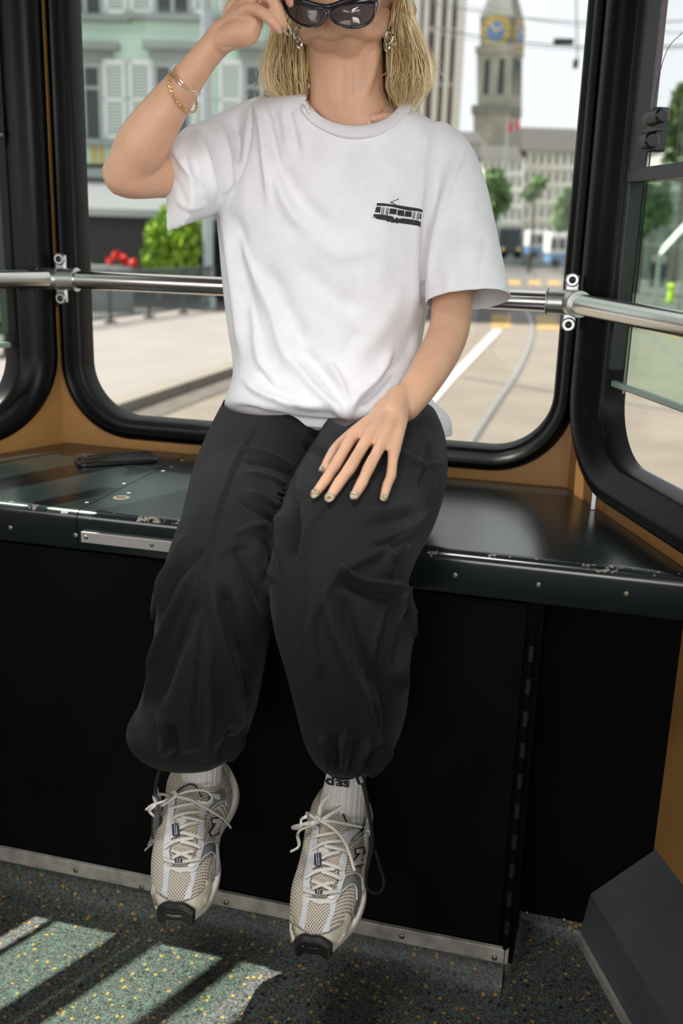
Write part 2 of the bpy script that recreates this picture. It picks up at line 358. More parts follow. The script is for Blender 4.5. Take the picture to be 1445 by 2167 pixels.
# hinge along the right edge
A, B = atY(1135, 1275, 1.318), atY(1075, 1960, 1.318)
hx = -.062
kn = 22
for k in range(kn):
    z0 = .05+k*(.60-.05)/kn
    if k % 2 == 0: MB().add(*cyl((hx, 1.318, z0), (0, 0, 1), .0042, (.55/kn)*.96, 10)).build('hinge_knuckle', M['blackmetal'], dr)
    else: MB().add(*cyl((hx, 1.318, z0), (0, 0, 1), .0035, (.55/kn)*.96, 10)).build('hinge_knuckle', M['blackpaint'], dr)
# aluminium foot strip
st = MB().add(*box(-1.23, 1.314, .047, hx+.006, 1.322, .073, .0015), smooth=False).build('foot_strip', M['dullalu'], box_e)
def screw(P, N, r, parent, m=None):
    P = np.array(P, float); N = np.array(N, float)/np.linalg.norm(N); mb = MB()
    b = np.cross(N, (0, 0, 1) if abs(N[2]) < .9 else (1, 0, 0)); b /= np.linalg.norm(b); d = np.cross(N, b)
    n = 14; v = []
    for rr, h in ((r*1.08, -.0005), (r*1.08, .0004), (r*.85, .0014), (r*.45, .0018), (r*.42, .0004), (0.0001, .0003)):
        v += [P+N*h+rr*(math.cos(2*math.pi*k/n)*b+math.sin(2*math.pi*k/n)*d) for k in range(n)]
    f = [(i*n+k, i*n+(k+1) % n, (i+1)*n+(k+1) % n, (i+1)*n+k) for i in range(5) for k in range(n)]
    mb.add(v, f)
    return mb.build('screw', m or M['screw'], parent)
for x, y in ((160, 1842), (300, 1878), (478, 1910), (850, 1982), (1046, 2027)):
    P = atY(x, y, 1.313); screw(P, (0, -1, 0), .0042, st)
for (x, y), par in (((22, 1117), tsL), ((160, 1133), tsL), ((963, 1218), tsR), ((1139, 1238), tsR), ((1325, 1257), tsR)):
    P = atY(x, y, YE); screw((P[0], YE, P[2]), (0, -1, 0), .0040, par)
for x, y in ((1112, 1961), (1191, 1973)):
    P = atY(x, y, 1.474); screw((P[0], 1.4745, max(P[2], .026)), (0, -1, 0), .004, box_e)
# light metal plate on the fascia, two countersunk screws
A = atY(172, 1137, YE-.004); B = atY(410, 1162, YE-.004)
pl = MB().add(*obox(((A[0]+B[0])/2, YE-.0025, (A[2]+B[2])/2), ((B[0]-A[0])/2, 0, 0), (0, .003, 0), (0, 0, .0085), .001), smooth=False)
pl = pl.build('cover_plate', mat('pale_anodised_plate', (.42, .41, .40), .42, .5, bump=.1), box_e, label='pale aluminium plate on the ledge front')
for x, y in ((182, 1137), (321, 1153)): P = atY(x, y, YE-.0055); screw((P[0], YE-.0055, P[2]), (0, -1, 0), .0032, pl)
# worn hole with bare rim on the top
hc = atZ(256, 1053, ZL)
mb = MB(); n = 24
rr = [(.0135, .0002), (.010, .0009), (.0085, .0004), (.0080, -.006), (.001, -.007)]
v = [hc+np.array((a*math.cos(t)*(1+.08*math.sin(3*t)), a*math.sin(t), b)) for a, b in rr for t in np.linspace(0, 2*math.pi, n, endpoint=False)]
f = [(i*n+k, i*n+(k+1) % n, (i+1)*n+(k+1) % n, (i+1)*n+k) for i in range(4) for k in range(n)]
mb.add(v[:3*n], f[:2*n]); mb.build('hole_rim', mat('bare_metal_rim', (.20, .17, .14), .45, .5), tsR)
MB().add([p+np.array((0, 0, .0003)) for p in v[2*n:3*n]], [tuple(range(n))], False).build('hole', mat('rusty_hole', (.05, .02, .012), .8), tsR)
for x, y, s in ((345, 996, 5), (272, 1043, 4), (262, 1023, 4), (363, 988, 3), (183, 1063, 4), (385, 974, 4)):    # paint chips
    c = atZ(x, y, ZL+.0003); k = 9
    MB().add([c+np.array((math.cos(t)*s*.0009*random.uniform(.6, 1.3), math.sin(t)*s*.0009*random.uniform(.6, 1.3), 0)) for t in np.linspace(0, 2*math.pi, k, endpoint=False)], [tuple(range(k))], False).build('paint_chip', mat('bare_chip', (.42, .38, .36), .5), tsR if x > 200 else tsL)
# ---------------------------------------------------------------- handrail
ZR = 1.022; RR = .0165
def corner_clamp(c, dirs, side):
    e = empty('rail_bracket', None, None); c = np.array(c, float)
    for d in dirs:
        d = np.array(d, float); d /= np.linalg.norm(d)
        MB().add(*cyl(c+d*.002, d, RR+.0035, .036, 28, .002)).build('clamp_sleeve', M['alu'], e)
        MB().add(*cyl(c+d*.036, d, RR+.0055, .004, 28, .001)).build('clamp_collar', M['alu'], e)
    o = np.array((0, 1, 0.0)) if True else 0
    MB().add(*obox(c+np.array((0, .012, 0)), (.011, 0, 0), (0, .004, 0), (0, 0, .044), .003), smooth=False).build('mounting_plate', M['alu'], e)
    for s in (-1, 1):
        mp = MB().add(*cyl(c+np.array((0, .010, s*.036)), (0, -1, 0), .0115, .006, 20, .002)).build('lug', M['alu'], e)
        screw(c+np.array((0, .004, s*.036)), (0, -1, 0), .0052, mp, M['blackmetal'])
    return e
cL = atY(123, 587, 1.712); cR = atY(1207, 637, 1.700); cL[2] = cR[2] = ZR
tag(corner_clamp(cL, [(-1*.4, -.916*.2, 0), (1, 0, 0)], -1), 'aluminium rail bracket in the corner on the left, above the phone', 'bracket')
tag(corner_clamp(cR, [DR, (-1, 0, 0)], 1), 'aluminium rail bracket in the corner to the right of the white sleeve', 'bracket')
def rail(A, B, lab):
    e = MB().add(*tube([A, (A+B)/2, B], RR, 28)).build('handrail', M['chrome'], label=lab, cat='handrail'); return e
rail(cL+np.array((.01, 0, 0)), cR-np.array((.01, 0, 0)), 'polished steel handrail crossing the rear window behind the person')
a = cL+np.array((-.012, -.005, 0)); rail(a, a+DL*1.1, 'polished steel handrail along the window at the left edge')
a = cR+DR*.01; rail(a, a+DR*1.1, 'polished steel handrail along the window on the right')
# ---------------------------------------------------------------- sash latch on the right window
def latch(side, x, y, lab):
    O, D, N = (CRR, DR, NR) if side > 0 else (CL, DL, NL)
    e = empty('window_latch', lab, 'latch'); P = lambda s, z, q: O+D*s+np.array((0, 0, z))+N*q
    r = ray(x, y); n_ = N; t = ((O+N*.01-CC) @ n_)/(r @ n_); c = CC+r*t; s = (c-O) @ D; z = c[2]
    MB().add(*obox(P(s-.012, z, -.008), D*.010, N*.012, (0, 0, .030), .003), smooth=False).build('latch_body', M['blackmetal'], e)
    MB().add(*cyl(P(s-.004, z+.014, .008), D, .0105, .042, 20, .003)).build('knob', M['blackmetal'], e)
    MB().add(*cyl(P(s-.008, z+.014, .008), D, .0085, .006, 20, .001)).build('knob_cap', M['screw'], e)
    MB().add(*cyl(P(s-.016, z-.016, .006), D, .0115, .026, 20, .003)).build('knob', M['blackmetal'], e)
    MB().add(*cyl(P(s-.026, z-.016, .006), D, .0045, .012, 12, .001)).build('spindle', M['screw'], e)
    MB().add(*obox(P(s+.004, z-.002, .004), D*.018, N*.006, (0, 0, .003), .001), smooth=False).build('lever', M['blackmetal'], e)
    MB().add(*obox(P(s-.026, z+.16, -.006), D*.003, N*.004, (0, 0, .13), .001), smooth=False).build('guide_strip', mat('grey_guide', (.10, .08, .09), .4), e)
    MB().add(tube(spl([P(s-.012, z+.02, 0), P(s-.004, z+.06, .002), P(s+.02, z+.10, .004), P(s+.06, z+.115, .004)], 24), .0005, 5)[0], tube(spl([P(s-.012, z+.02, 0), P(s-.004, z+.06, .002), P(s+.02, z+.10, .004), P(s+.06, z+.115, .004)], 24), .0005, 5)[1]).build('wire', M['blackmetal'], e)
latch(1, 1372, 272, 'black sash latch with two round knobs on the window on the right')
latch(-1, -22, 262, 'black sash latch cut off by the left edge of the frame')
for P in (atZ(1254, 1078, ZL), atZ(33, 945, ZL)):
    MB().add(*obox(P+np.array((0, 0, .018)), (.004, 0, 0), (0, .004, 0), (0, 0, .018), .001), smooth=False).build('drain_tube', M['alu'], label='short pale metal drain tube standing by the window gasket on the %s' % ('right' if P[0] > -.5 else 'left'), cat='tube')
# ---------------------------------------------------------------- grey heater box along the right wall
e = empty('heater_cover', 'grey sheet steel heater cover along the floor in the lower right corner', 'heater cover')
def at478(x, y): p = atY(x, y, 1.478); return p
pf = [(.050, .012), (.060, .092), (.142, .150), (.155, .155)]
prof = [at478(1227, 1965), at478(1250, 1885), at478(1393, 1787), at478(1412, 1700)]
prof = [np.array((p[0], 1.470, p[2])) for p in prof]; prof[0][2] = .010
v = prof+[p+DR*1.3 for p in prof]
# wall side closing
b0 = np.array((.185, 1.470, prof[3][2])); b1 = np.array((.185, 1.470, .01)); v = prof+[b0, b1]; v = v+[p+DR*1.3 for p in v]
f = [(k, k+1, 7+k-0, 6+k) for k in range(5)]
f = [(k, k+1, 6+k+1, 6+k) for k in range(5)]+[tuple(range(6)), tuple(range(11, 5, -1))]
MB().add(v, f, False).build('cover', M['grey'], e)
a = prof[0]+np.array((-.004, 0, 0)); MB().add(*obox(a+DR*.65+np.array((-.0, 0, -.002)), DR*.65, (.004, 0, 0), (0, 0, .008), .001), smooth=False).build('edge_trim', M['dullalu'], e)
p = prof[3]+DR*.035+np.array((-.004, 0, -.018)); screw(p, NR+np.array((0, 0, .3)), .004, e)
# small dark bolt on the orange wall
# ---------------------------------------------------------------- phone
pc = atZ(243, 975, ZL+.006); th = math.radians(-3)
A = atZ(160, 985, ZL); B = atZ(327, 975, ZL); dx = (B-A); dx[2] = 0; dx /= np.linalg.norm(dx); dy = np.array((-dx[1], dx[0], 0))
e = empty('phone', 'black phone lying face down on the ledge by the left corner', 'phone')
ph = rrect(-.073, -.0355, .073, .0355, .011, 8); n = len(ph); v = []
c0 = (atZ(160, 980, ZL)+atZ(327, 972, ZL))/2
for h, k in ((.0003, -.0015), (.0018, 0), (.0065, 0), (.0082, -.0015)): v += [c0+dx*(s+ns*k)+dy*(z+nz_*k)+np.array((0, 0, h)) for s, z, ns, nz_ in ph]
f = [(i*n+k, i*n+(k+1) % n, (i+1)*n+(k+1) % n, (i+1)*n+k) for i in range(3) for k in range(n)]+[tuple(range(n)), tuple(range(4*n-1, 3*n-1, -1))]
MB().add(v, f, False).build('phone_case', mat('phone_case_black', (.006, .007, .008), .3, coat=.3), e)
bump_ = rrect(-.068, -.004, -.034, .031, .008, 6); n = len(bump_)
v = [c0+dx*(s+ns*k)+dy*(z+nz_*k)+np.array((0, 0, h)) for h, k in ((.008, 0), (.0100, 0), (.0105, -.001)) for s, z, ns, nz_ in bump_]
f = [(i*n+k, i*n+(k+1) % n, (i+1)*n+(k+1) % n, (i+1)*n+k) for i in range(2) for k in range(n)]+[tuple(range(2*n, 3*n))]
cb = MB().add(v, f, False).build('camera_bump', mat('phone_glass', (.02, .025, .03), .08), e)
for s, z in ((-.060, .022), (-.060, .005), (-.043, .0135)):
    MB().add(*cyl(c0+dx*s+dy*z+np.array((0, 0, .0105)), (0, 0, 1), .0062, .0016, 20, .0006)).build('lens', mat('lens', (.01, .012, .02), .05, coat=1), cb)
# ================================================================ the street outside
ZS = -.88
UP = np.array((0, 0, 1.0)); RH = _r0
def pb(x0, y0, x1, y1, D, th=.2, bev=0, front=0):
    """upright box facing the tram whose face spans the given photo area at forward distance D"""
    c = atD((x0+x1)/2, (y0+y1)/2, D-front); w_ = np.linalg.norm(atD(x1, (y0+y1)/2, D)-atD(x0, (y0+y1)/2, D))
    h = np.linalg.norm(atD((x0+x1)/2, y1, D)-atD((x0+x1)/2, y0, D))
    return obox(c+FH*th/2, RH*w_/2, FH*th/2, UP*h/2, bev)
def part(name, m, parent, *boxes, **k):
    mb = MB()
    for b in boxes: mb.add(*b, smooth=False)
    return mb.build(name, m, parent, **k)
def gnd(x, y, dz=0): p = atZ(x, y, ZS+dz); return p
# ground sheets
M['paving'] = mat('pale_concrete_street', (.125, .108, .086), .9, noise=.08, nscale=1.5)
M['sidewalk'] = mat('pale_pavement', (.17, .157, .148), .9, noise=.05, nscale=1)
M['asphalt'] = mat('grey_asphalt', (.075, .072, .07), .9, noise=.1, nscale=1)
MB().add([(-260, -10, ZS-.02), (260, -10, ZS-.02), (260, 420, ZS-.02), (-260, 420, ZS-.02), (-260, -10, ZS-.12), (260, -10, ZS-.12), (260, 420, ZS-.12), (-260, 420, ZS-.12)], [(0, 1, 2, 3), (7, 6, 5, 4), (0, 4, 5, 1), (1, 5, 6, 2), (2, 6, 7, 3), (3, 7, 4, 0)], False).build('street', M['paving'], kind='structure')
def slab(pts, z0, z1, name, m, **k):
    n = len(pts); v = [(p[0], p[1], z1) for p in pts]+[(p[0], p[1], z0) for p in pts]
    return MB().add(v, [tuple(range(n)), tuple(range(2*n-1, n-1, -1))]+[(k_, (k_+1) % n, n+(k_+1) % n, n+k_) for k_ in range(n)], False).build(name, m, **k)
cA, cB = gnd(245, 880), gnd(515, 786); cd = (cB-cA)/np.linalg.norm(cB-cA); cn = np.array((-cd[1], cd[0], 0)); cn = cn if cn[0] < 0 else -cn
e0, e1 = cA-cd*14, cA+cd*38
slab([e0+cn*.30, e1+cn*.30, e1+cn*30, e0+cn*30], ZS-.02, ZS+.10, 'pavement', M['sidewalk'], kind='structure')
for k in range(26):
    a = e0+cd*2*k; slab([a+cd*.01, a+cd*1.99, a+cd*1.99+cn*.29, a+cd*.01+cn*.29], ZS-.02, ZS+.115, 'kerb_stone', mat('kerb_granite', (.155, .14, .115), .85) if k == 0 else bpy.data.materials['kerb_granite'], parent=bpy.data.objects['pavement'])
slab([e0-cn*.42, e1-cn*.42, e1-cn*.02, e0-cn*.02], ZS-.02, ZS-.008, 'gutter', mat('gutter_setts', (.07, .062, .05), .9, noise=.2, nscale=6), kind='structure')
slab([gnd(700, 668), gnd(1700, 700), gnd(1700, 566), gnd(880, 556)], ZS-.02, ZS-.012, 'road', M['asphalt'], kind='structure')
slab([gnd(980, 800-2), gnd(1500, 880), gnd(1500, 876), gnd(980, 795)], ZS-.02, ZS-.014, 'trim_1', M['asphalt'], kind='structure')
# tram rails set in the street
rp = spl([gnd(900, 1075), gnd(985, 945), gnd(1042, 860), gnd(1090, 790), gnd(1117, 735), gnd(1126, 695), gnd(1118, 665), gnd(1095, 640), gnd(1060, 622)], 60)
M['rail'] = mat('worn_steel_rail', (.30, .29, .28), .35, .7); M['groove'] = mat('rail_groove', (.05, .05, .05), .8)
tr = empty('tram_track', 'curved steel tram track sunk in the pale street behind the window', 'tram track')
def ribbon(P, off0, off1, z0, z1, name, m, parent):
    P = np.array(P); T = np.gradient(P, axis=0); T /= np.linalg.norm(T, axis=1)[:, None]; Nn = np.stack([T[:, 1], -T[:, 0], 0*T[:, 0]], 1)
    v = []; 
    for i in range(len(P)):
        for o_, z in ((off0, z0), (off0, z1), (off1, z1), (off1, z0)): q = P[i]+Nn[i]*o_; v.append((q[0], q[1], z))
    f = [(4*i+k, 4*i+(k+1) % 4, 4*i+4+(k+1) % 4, 4*i+4+k) for i in range(len(P)-1) for k in range(4)]
    return MB().add(v, f, False).build(name, m, parent)
for o_ in (0,):
    r_ = ribbon(rp, o_-.035, o_+.035, ZS-.02, ZS-.004, 'rail', M['rail'], tr); ribbon(rp, o_+.035, o_+.075, ZS-.02, ZS-.012, 'groove', M['groove'], r_)
rp2 = spl([gnd(1330, 660), gnd(1370, 700), gnd(1420, 745), gnd(1500, 800), gnd(1600, 860)], 30); ribbon(rp2, -.04, .06, ZS-.02, ZS-.006, 'rail', M['rail'], tr)
M['white_paint'] = mat('white_road_paint', (.34, .335, .325), .7); M['yellow_paint'] = mat('yellow_road_paint', (.26, .165, .04), .7, noise=.1, nscale=4)
def mark(pts, name, m, lab, cat, grp=None): o = slab([gnd(*p) for p in pts], ZS-.012, ZS-.006, name, m); tag(o, lab, cat, grp)
mark([(800, 955), (940, 803), (1046, 694), (1064, 696), (962, 803), (830, 955)], 'lane_line', M['white_paint'], 'long white painted line on the street beside the forearm', 'road marking')
mark([(1041, 664), (1080, 664), (1083, 694), (1038, 692)], 'crossing_bar', M['yellow_paint'], 'near yellow crossing bar at the end of the white line', 'road marking')
mark([(1132, 666), (1178, 668), (1184, 698), (1138, 696)], 'crossing_bar', M['yellow_paint'], 'near yellow crossing bar right of the curved rail', 'road marking')
for i, (x, l) in enumerate(((1076, 'first'), (1119, 'second'), (1160, 'third'))):
    mark([(x, 592), (x+24, 593), (x+26, 603), (x-1, 602)], 'crossing_bar', M['yellow_paint'], 'far yellow crossing bar, %s from the left in its row' % l, 'road marking')
mark([(1368, 688), (1440, 704), (1440, 716), (1370, 696)], 'crossing_bar', M['yellow_paint'], 'yellow stripe on the street under the right handrail', 'road marking')
# ---------------- green building
bd = empty('green_building', 'pale green town house with grey lintels and white shutters behind the raised arm', 'building')
D = 28.0
M['greenwall'] = mat('pale_green_render', (.56, .76, .64), .9, noise=.04, nscale=.6); M['greystone'] = mat('grey_green_stone', (.27, .32, .30), .9, noise=.08, nscale=2)
M['shutter'] = mat('white_shutter', (.74, .79, .77), .7); M['winframe'] = mat('grey_window_frame', (.36, .42, .42), .6); M['darkglass'] = mat('dark_window_glass', (.03, .045, .045), .1)
part('wall', M['greenwall'], bd, pb(-700, -700, 880, 372, D, 6), pb(860, -700, 882, 600, D, 6))
for i, x in enumerate((-195, -5, 185, 372, 562, 750)):
    for j, y in enumerate((-440, -175, 90)):
        w_ = 45
        part('lintel', M['greystone'], bd, pb(x-70, y-4, x+62, y+12, D, .5, 0, .35), pb(x-58, y+12, x+52, y+44, D, .1, 0, .08))
        fr = part('window', M['winframe'], bd, pb(x-48, y+44, x+32, y+52, D, .1, 0, .06), pb(x-48, y+52, x-40, y+202, D, .1, 0, .06), pb(x+24, y+52, x+32, y+202, D, .1, 0, .06), pb(x-12, y+52, x-4, y+202, D, .1, 0, .06), pb(x-40, y+92, x+24, y+98, D, .1, 0, .05))
        part('pane', M['darkglass'], fr, pb(x-42, y+50, x+26, y+202, D, .05, 0, .03))
        for s in ((x-98, x-50), (x+34, x+80)):
            sh = part('shutter', M['shutter'], bd, pb(s[0], y+36, s[0]+6, y+204, D, .08, 0, .1), pb(s[1]-6, y+36, s[1], y+204, D, .08, 0, .1), pb(s[0], y+36, s[1], y+46, D, .08, 0, .1), pb(s[0], y+194, s[1], y+204, D, .08, 0, .1), pb(s[0], y+117, s[1], y+123, D, .08, 0, .1))
            part('slats', bpy.data.materials.get('shutter_slats') or mat('shutter_slats', (.62, .69, .66), .8), sh, *[pb(s[0]+5, y+46+q*7, s[1]-5, y+50+q*7, D, .05, 0, .08) for q in range(21)], kind='stuff')
        part('sill', M['greystone'], bd, pb(x-100, y+203, x+85, y+216, D, .4, 0, .3))
for y in (20, 60, 150, 200, 250, -40): part('wall_joint', mat('joint_%d' % (y+99), (.42, .58, .48), .9), bd, pb(-700, y, 880, y+1.2, D, .02, 0, .015))
gold = mat('gold_lettering', (.62, .47, .10), .5, .1)
for x in (192, 209, 250, 268): part('sign_letter', gold, bd, pb(x, 306, x+8, 345, D, .06, 0, .06))
part('sign_letter', gold, bd, pb(256, 322, 270, 328, D, .06, 0, .06))
part('cornice', M['greystone'], bd, pb(-700, 352, 880, 372, D, .6, 0, .4))
part('shopfront', mat('dark_shopfront', (.018, .022, .02), .25), bd, pb(-700, 372, 880, 690, D, 3, 0, -.3))
for x in (-560, -330, -100, 162, 330, 520, 700): part('shop_pillar', M['winframe'], bd, pb(x, 455, x+9, 690, D, .3, 0, .0))
aw = empty('awning', 'long white shop awning below the elbow of the raised arm', 'awning')
a0, a1 = atD(-520, 372, 28), atD(640, 372, 28); b0, b1 = atD(-560, 432, 26.2), atD(655, 432, 26.2); z_ = atD(200, 381, 28)[2]; zb = atD(200, 440, 26.2)[2]
for q, z in ((a0, z_), (a1, z_), (b0, zb), (b1, zb)): q[2] = z
MB().add([a0, a1, b1, b0, a0-UP*.03, a1-UP*.03, b1-UP*.03, b0-UP*.03], [(0, 1, 2, 3), (7, 6, 5, 4), (0, 4, 5, 1), (1, 5, 6, 2), (2, 6, 7, 3), (3, 7, 4, 0)], False).build('canopy', mat('white_awning_cloth', (.80, .80, .77), .8), aw)
MB().add(*obox((b0+b1)/2-UP*.10, (b1-b0)/2, FH*.03, UP*.09), smooth=False).build('valance', mat('grey_awning_edge', (.36, .40, .38), .8), aw)
# ---------------- foliage
def leafball(mb, c, r, n, s, rng):
    for _ in range(n):
        d = rng.normal(size=3); d /= np.linalg.norm(d); p = c+d*r*(rng.random()**.4)
        a = rng.normal(size=3); a /= np.linalg.norm(a); b = np.cross(a, rng.normal(size=3)); b /= np.linalg.norm(b)+1e-9
        k = s*(.6+rng.random()*.8); mb.add([p-a*k, p-b*k*.6, p+a*k, p+b*k*.6], [(0, 1, 2, 3)], False)
def bush(name, blobs, D, s, n, m, label, cat, trunk=None, seed=1):
    e = empty(name, label, cat); rng = np.random.default_rng(seed); mb = MB()
    for x, y, rpx in blobs:
        c = atD(x, y, D); r = rpx*D/FPX; leafball(mb, c, r*np.array((1, 1, 1)), n, s, rng)
    mb.build('crown', m, e)
    if trunk:
        a = atD(*trunk[0], D); g = a.copy(); g[2] = ZS; MB().add(*tube([g, (a+g)/2+RH*.05, a], [trunk[1], trunk[1]*.8, trunk[1]*.6], 8)).build('trunk', mat('bark', (.09, .07, .05), .9), e)
    return e
M['leafbright'] = mat('bright_leaves', (.30, .46, .03), .6, col2=(.14, .30, .03), nscale=3); M['leafdark'] = mat('dark_leaves', (.05, .10, .03), .6, col2=(.12, .20, .06), nscale=2)
M['leafmid'] = mat('mid_leaves', (.11, .20, .07), .6, col2=(.20, .32, .14), nscale=.6)
b_ = bush('bush', [(345, 500, 38), (385, 515, 42), (330, 545, 30), (400, 470, 30), (365, 460, 24), (380, 560, 38)], 25.4, .13, 330, M['leafbright'], 'bright green bush behind the railing, under the raised sleeve', 'bush', ((365, 560), .05))
bush('hedge', [(10, 470, 40), (35, 520, 36), (-20, 540, 50), (15, 580, 44), (40, 620, 30), (0, 660, 40), (-40, 620, 40)], 15, .12, 260, M['leafmid'], 'green hedge seen through the tinted pane at the left edge', 'hedge', ((5, 640), .06), 2)
for nm, pts, c, lab in (('flowers', [(232, 553), (262, 548), (281, 556), (246, 541), (270, 563)], (.62, .02, .015), 'cluster of red flowers just above the handrail behind the railing'), ('flowers', [(180, 553), (185, 560)], (.75, .33, .02), 'small orange flowers beside the left frame of the rear window')):
    e = empty(nm, lab, 'flowers'); rng = np.random.default_rng(5)
    for x, y in pts:
        mb = MB(); leafball(mb, atD(x, y, 23.6), .10, 40, .05, rng); mb.build('blossom', bpy.data.materials.get('petal_%s' % c[0]) or mat('petal_%s' % c[0], c, .6), e)
    g = atD(pts[0][0], pts[0][1], 23.6); part('planter', M['greystone'], e, obox((g[0], g[1], (g[2]-.1+ZS)/2), RH*(.5 if len(pts) > 2 else .2), FH*.15, (0, 0, (g[2]-.1-ZS)/2)))
# ---------------- railing fence
fn = empty('railing_fence', 'grey metal railing fence on the pavement left of the person', 'fence')
fa, fb = gnd(190, 690, .1), gnd(452, 655, .1); fd = fb-fa; fa = fa-fd*1.3; fa[2] = fb[2] = ZS+.1; L_ = np.linalg.norm(fb-fa); fd = (fb-fa)/L_; fnn = np.cross(fd, UP)
M['fence'] = mat('grey_fence_metal', (.075, .09, .09), .6)
for z in (.12, 1.02): MB().add(*obox((fa+fb)/2+UP*z, fd*L_/2, fnn*.025, UP*.025), smooth=False).build('fence_rail', M['fence'], fn)
n = int(L_/1.5)
for k in range(n+1): MB().add(*obox(fa+fd*(L_*k/n)+UP*.5, fd*.03, fnn*.03, UP*.56), smooth=False).build('post', M['fence'], fn); MB().add(*obox(fa+fd*(L_*k/n)+UP*.0, fd*.12, fnn*.08, UP*.05), smooth=False).build('post_foot', M['fence'], fn)
mb = MB(); n = int(L_/.11)
for k in range(n): mb.add(*obox(fa+fd*(L_*(k+.5)/n)+UP*.57, fd*.016, fnn*.012, UP*.45), smooth=False)
mb.build('bars', M['fence'], fn, kind='stuff')
# ---------------- mast beside the shirt
g = gnd(441, 655, .1); e = empty('street_mast', 'thick pale blue-grey street mast left of the torso', 'mast')
MB().add(*cyl(g, UP, .125, 9, 24)).build('shaft', mat('pale_blue_grey_paint', (.34, .40, .42), .6), e)
MB().add(*cyl(g, UP, .19, .30, 24, .03)).build('base', M['winframe'], e)
# ---------------- tower block
D = 118.0
tb = empty('tower_block', 'tall office block with pale vertical fins right of the blond hair', 'building')
M['fin'] = mat('pale_concrete_fin', (.70, .69, .64), .9); M['browngap'] = mat('brown_glazing', (.19, .16, .13), .5)
part('wall', M['browngap'], tb, pb(875, -600, 984, 545, D, 8))
for x0, x1 in ((862, 893), (900, 911), (927, 938), (950, 960), (972, 990)): part('fin', M['fin'], tb, pb(x0, -600, x1, 520, D, 1.5, 0, 1.2))
for y in (-180, -60, 58, 175): part('floor_band', M['fin'], tb, pb(893, y, 972, y+6, D, .6, 0, .3))
# ---------------- church tower, turned so that two sides show
D = 110.0
ct = empty('church_tower', 'old stone church tower with gold and blue clock faces, far down the street', 'tower')
M['stone'] = mat('old_grey_stone', (.33, .33, .27), .9, noise=.2, nscale=.5); M['stoned'] = mat('dark_stone', (.20, .21, .19), .9, noise=.2, nscale=.5)
ta = math.radians(-28); A1 = RH*math.cos(ta)+FH*math.sin(ta); A2 = -RH*math.sin(ta)+FH*math.cos(ta)
m_px = D/FPX/ (abs(math.cos(ta))+abs(math.sin(ta)))
def tsec(x0, x1, y0, y1, m, name, xt0=None, xt1=None):
    cb = atD((x0+x1)/2, y1, D); xt0 = x0 if xt0 is None else xt0; xt1 = x1 if xt1 is None else xt1
    ctp = atD((xt0+xt1)/2, y0, D); hb, ht = (x1-x0)/2*m_px, (xt1-xt0)/2*m_px
    v = [cb+A1*a*hb+A2*b*hb for a, b in ((-1, -1), (1, -1), (1, 1), (-1, 1))]+[ctp+A1*a*ht+A2*b*ht for a, b in ((-1, -1), (1, -1), (1, 1), (-1, 1))]
    return MB().add(v, [(0, 1, 2, 3), (7, 6, 5, 4), (0, 4, 5, 1), (1, 5, 6, 2), (2, 6, 7, 3), (3, 7, 4, 0)], False).build(name, m, ct)
tsec(1003, 1099, 245, 546, M['stone'], 'lower_shaft'); tsec(999, 1103, 226, 246, M['stoned'], 'gallery')
sh_ = tsec(1011, 1103, 118, 228, M['stone'], 'belfry'); tsec(1008, 1107, 102, 119, M['stone'], 'cornice')
cs_ = tsec(1018, 1107, 40, 103, M['stoned'], 'clock_stage'); tsec(1018, 1107, -10, 40, M['stoned'], 'lower_roof', 1038, 1094); tsec(1038, 1094, -420, -10, M['stoned'], 'spire', 1064, 1068)
hw = 44.5*m_px
for nrm, sdv, cnt in ((-A2, A1, 1), (A1, A2, 1)):
    c = atD(1062.5, 74, D)+nrm*(hw+.05)
    cl_ = MB().add(*cyl(c, nrm, 1.55, .12, 24)).build('clock_face', mat('gold_clock_ring', (.55, .40, .08), .5), ct)
    MB().add(*cyl(c+nrm*.13, nrm, .95, .05, 20)).build('dial', mat('blue_dial', (.12, .22, .42), .5), cl_)
    for k in range(12):
        t = k*math.pi/6; p = c+sdv*math.cos(t)*1.28+UP*math.sin(t)*1.28+nrm*.14
        MB().add(*obox(p, nrm*.03, sdv*.13, UP*.13), smooth=False).build('numeral', M['stoned'], cl_)
    for t, l in ((.5, .85), (2.2, 1.15)):
        d = sdv*math.cos(t)+UP*math.sin(t); MB().add(*obox(c+nrm*.2+d*l/2, nrm*.02, d*l/2, np.cross(nrm, d)*.08), smooth=False).build('hand', mat('gold_hand', (.7, .55, .2), .4), cl_)
    for s in (-.45, .45): MB().add(*obox(atD(1058, 166, D)+nrm*hw*1.02+sdv*hw*s, nrm*.1, sdv*.28, UP*1.7), smooth=False).build('belfry_opening', mat('belfry_dark', (.04, .055, .06), .8), sh_)
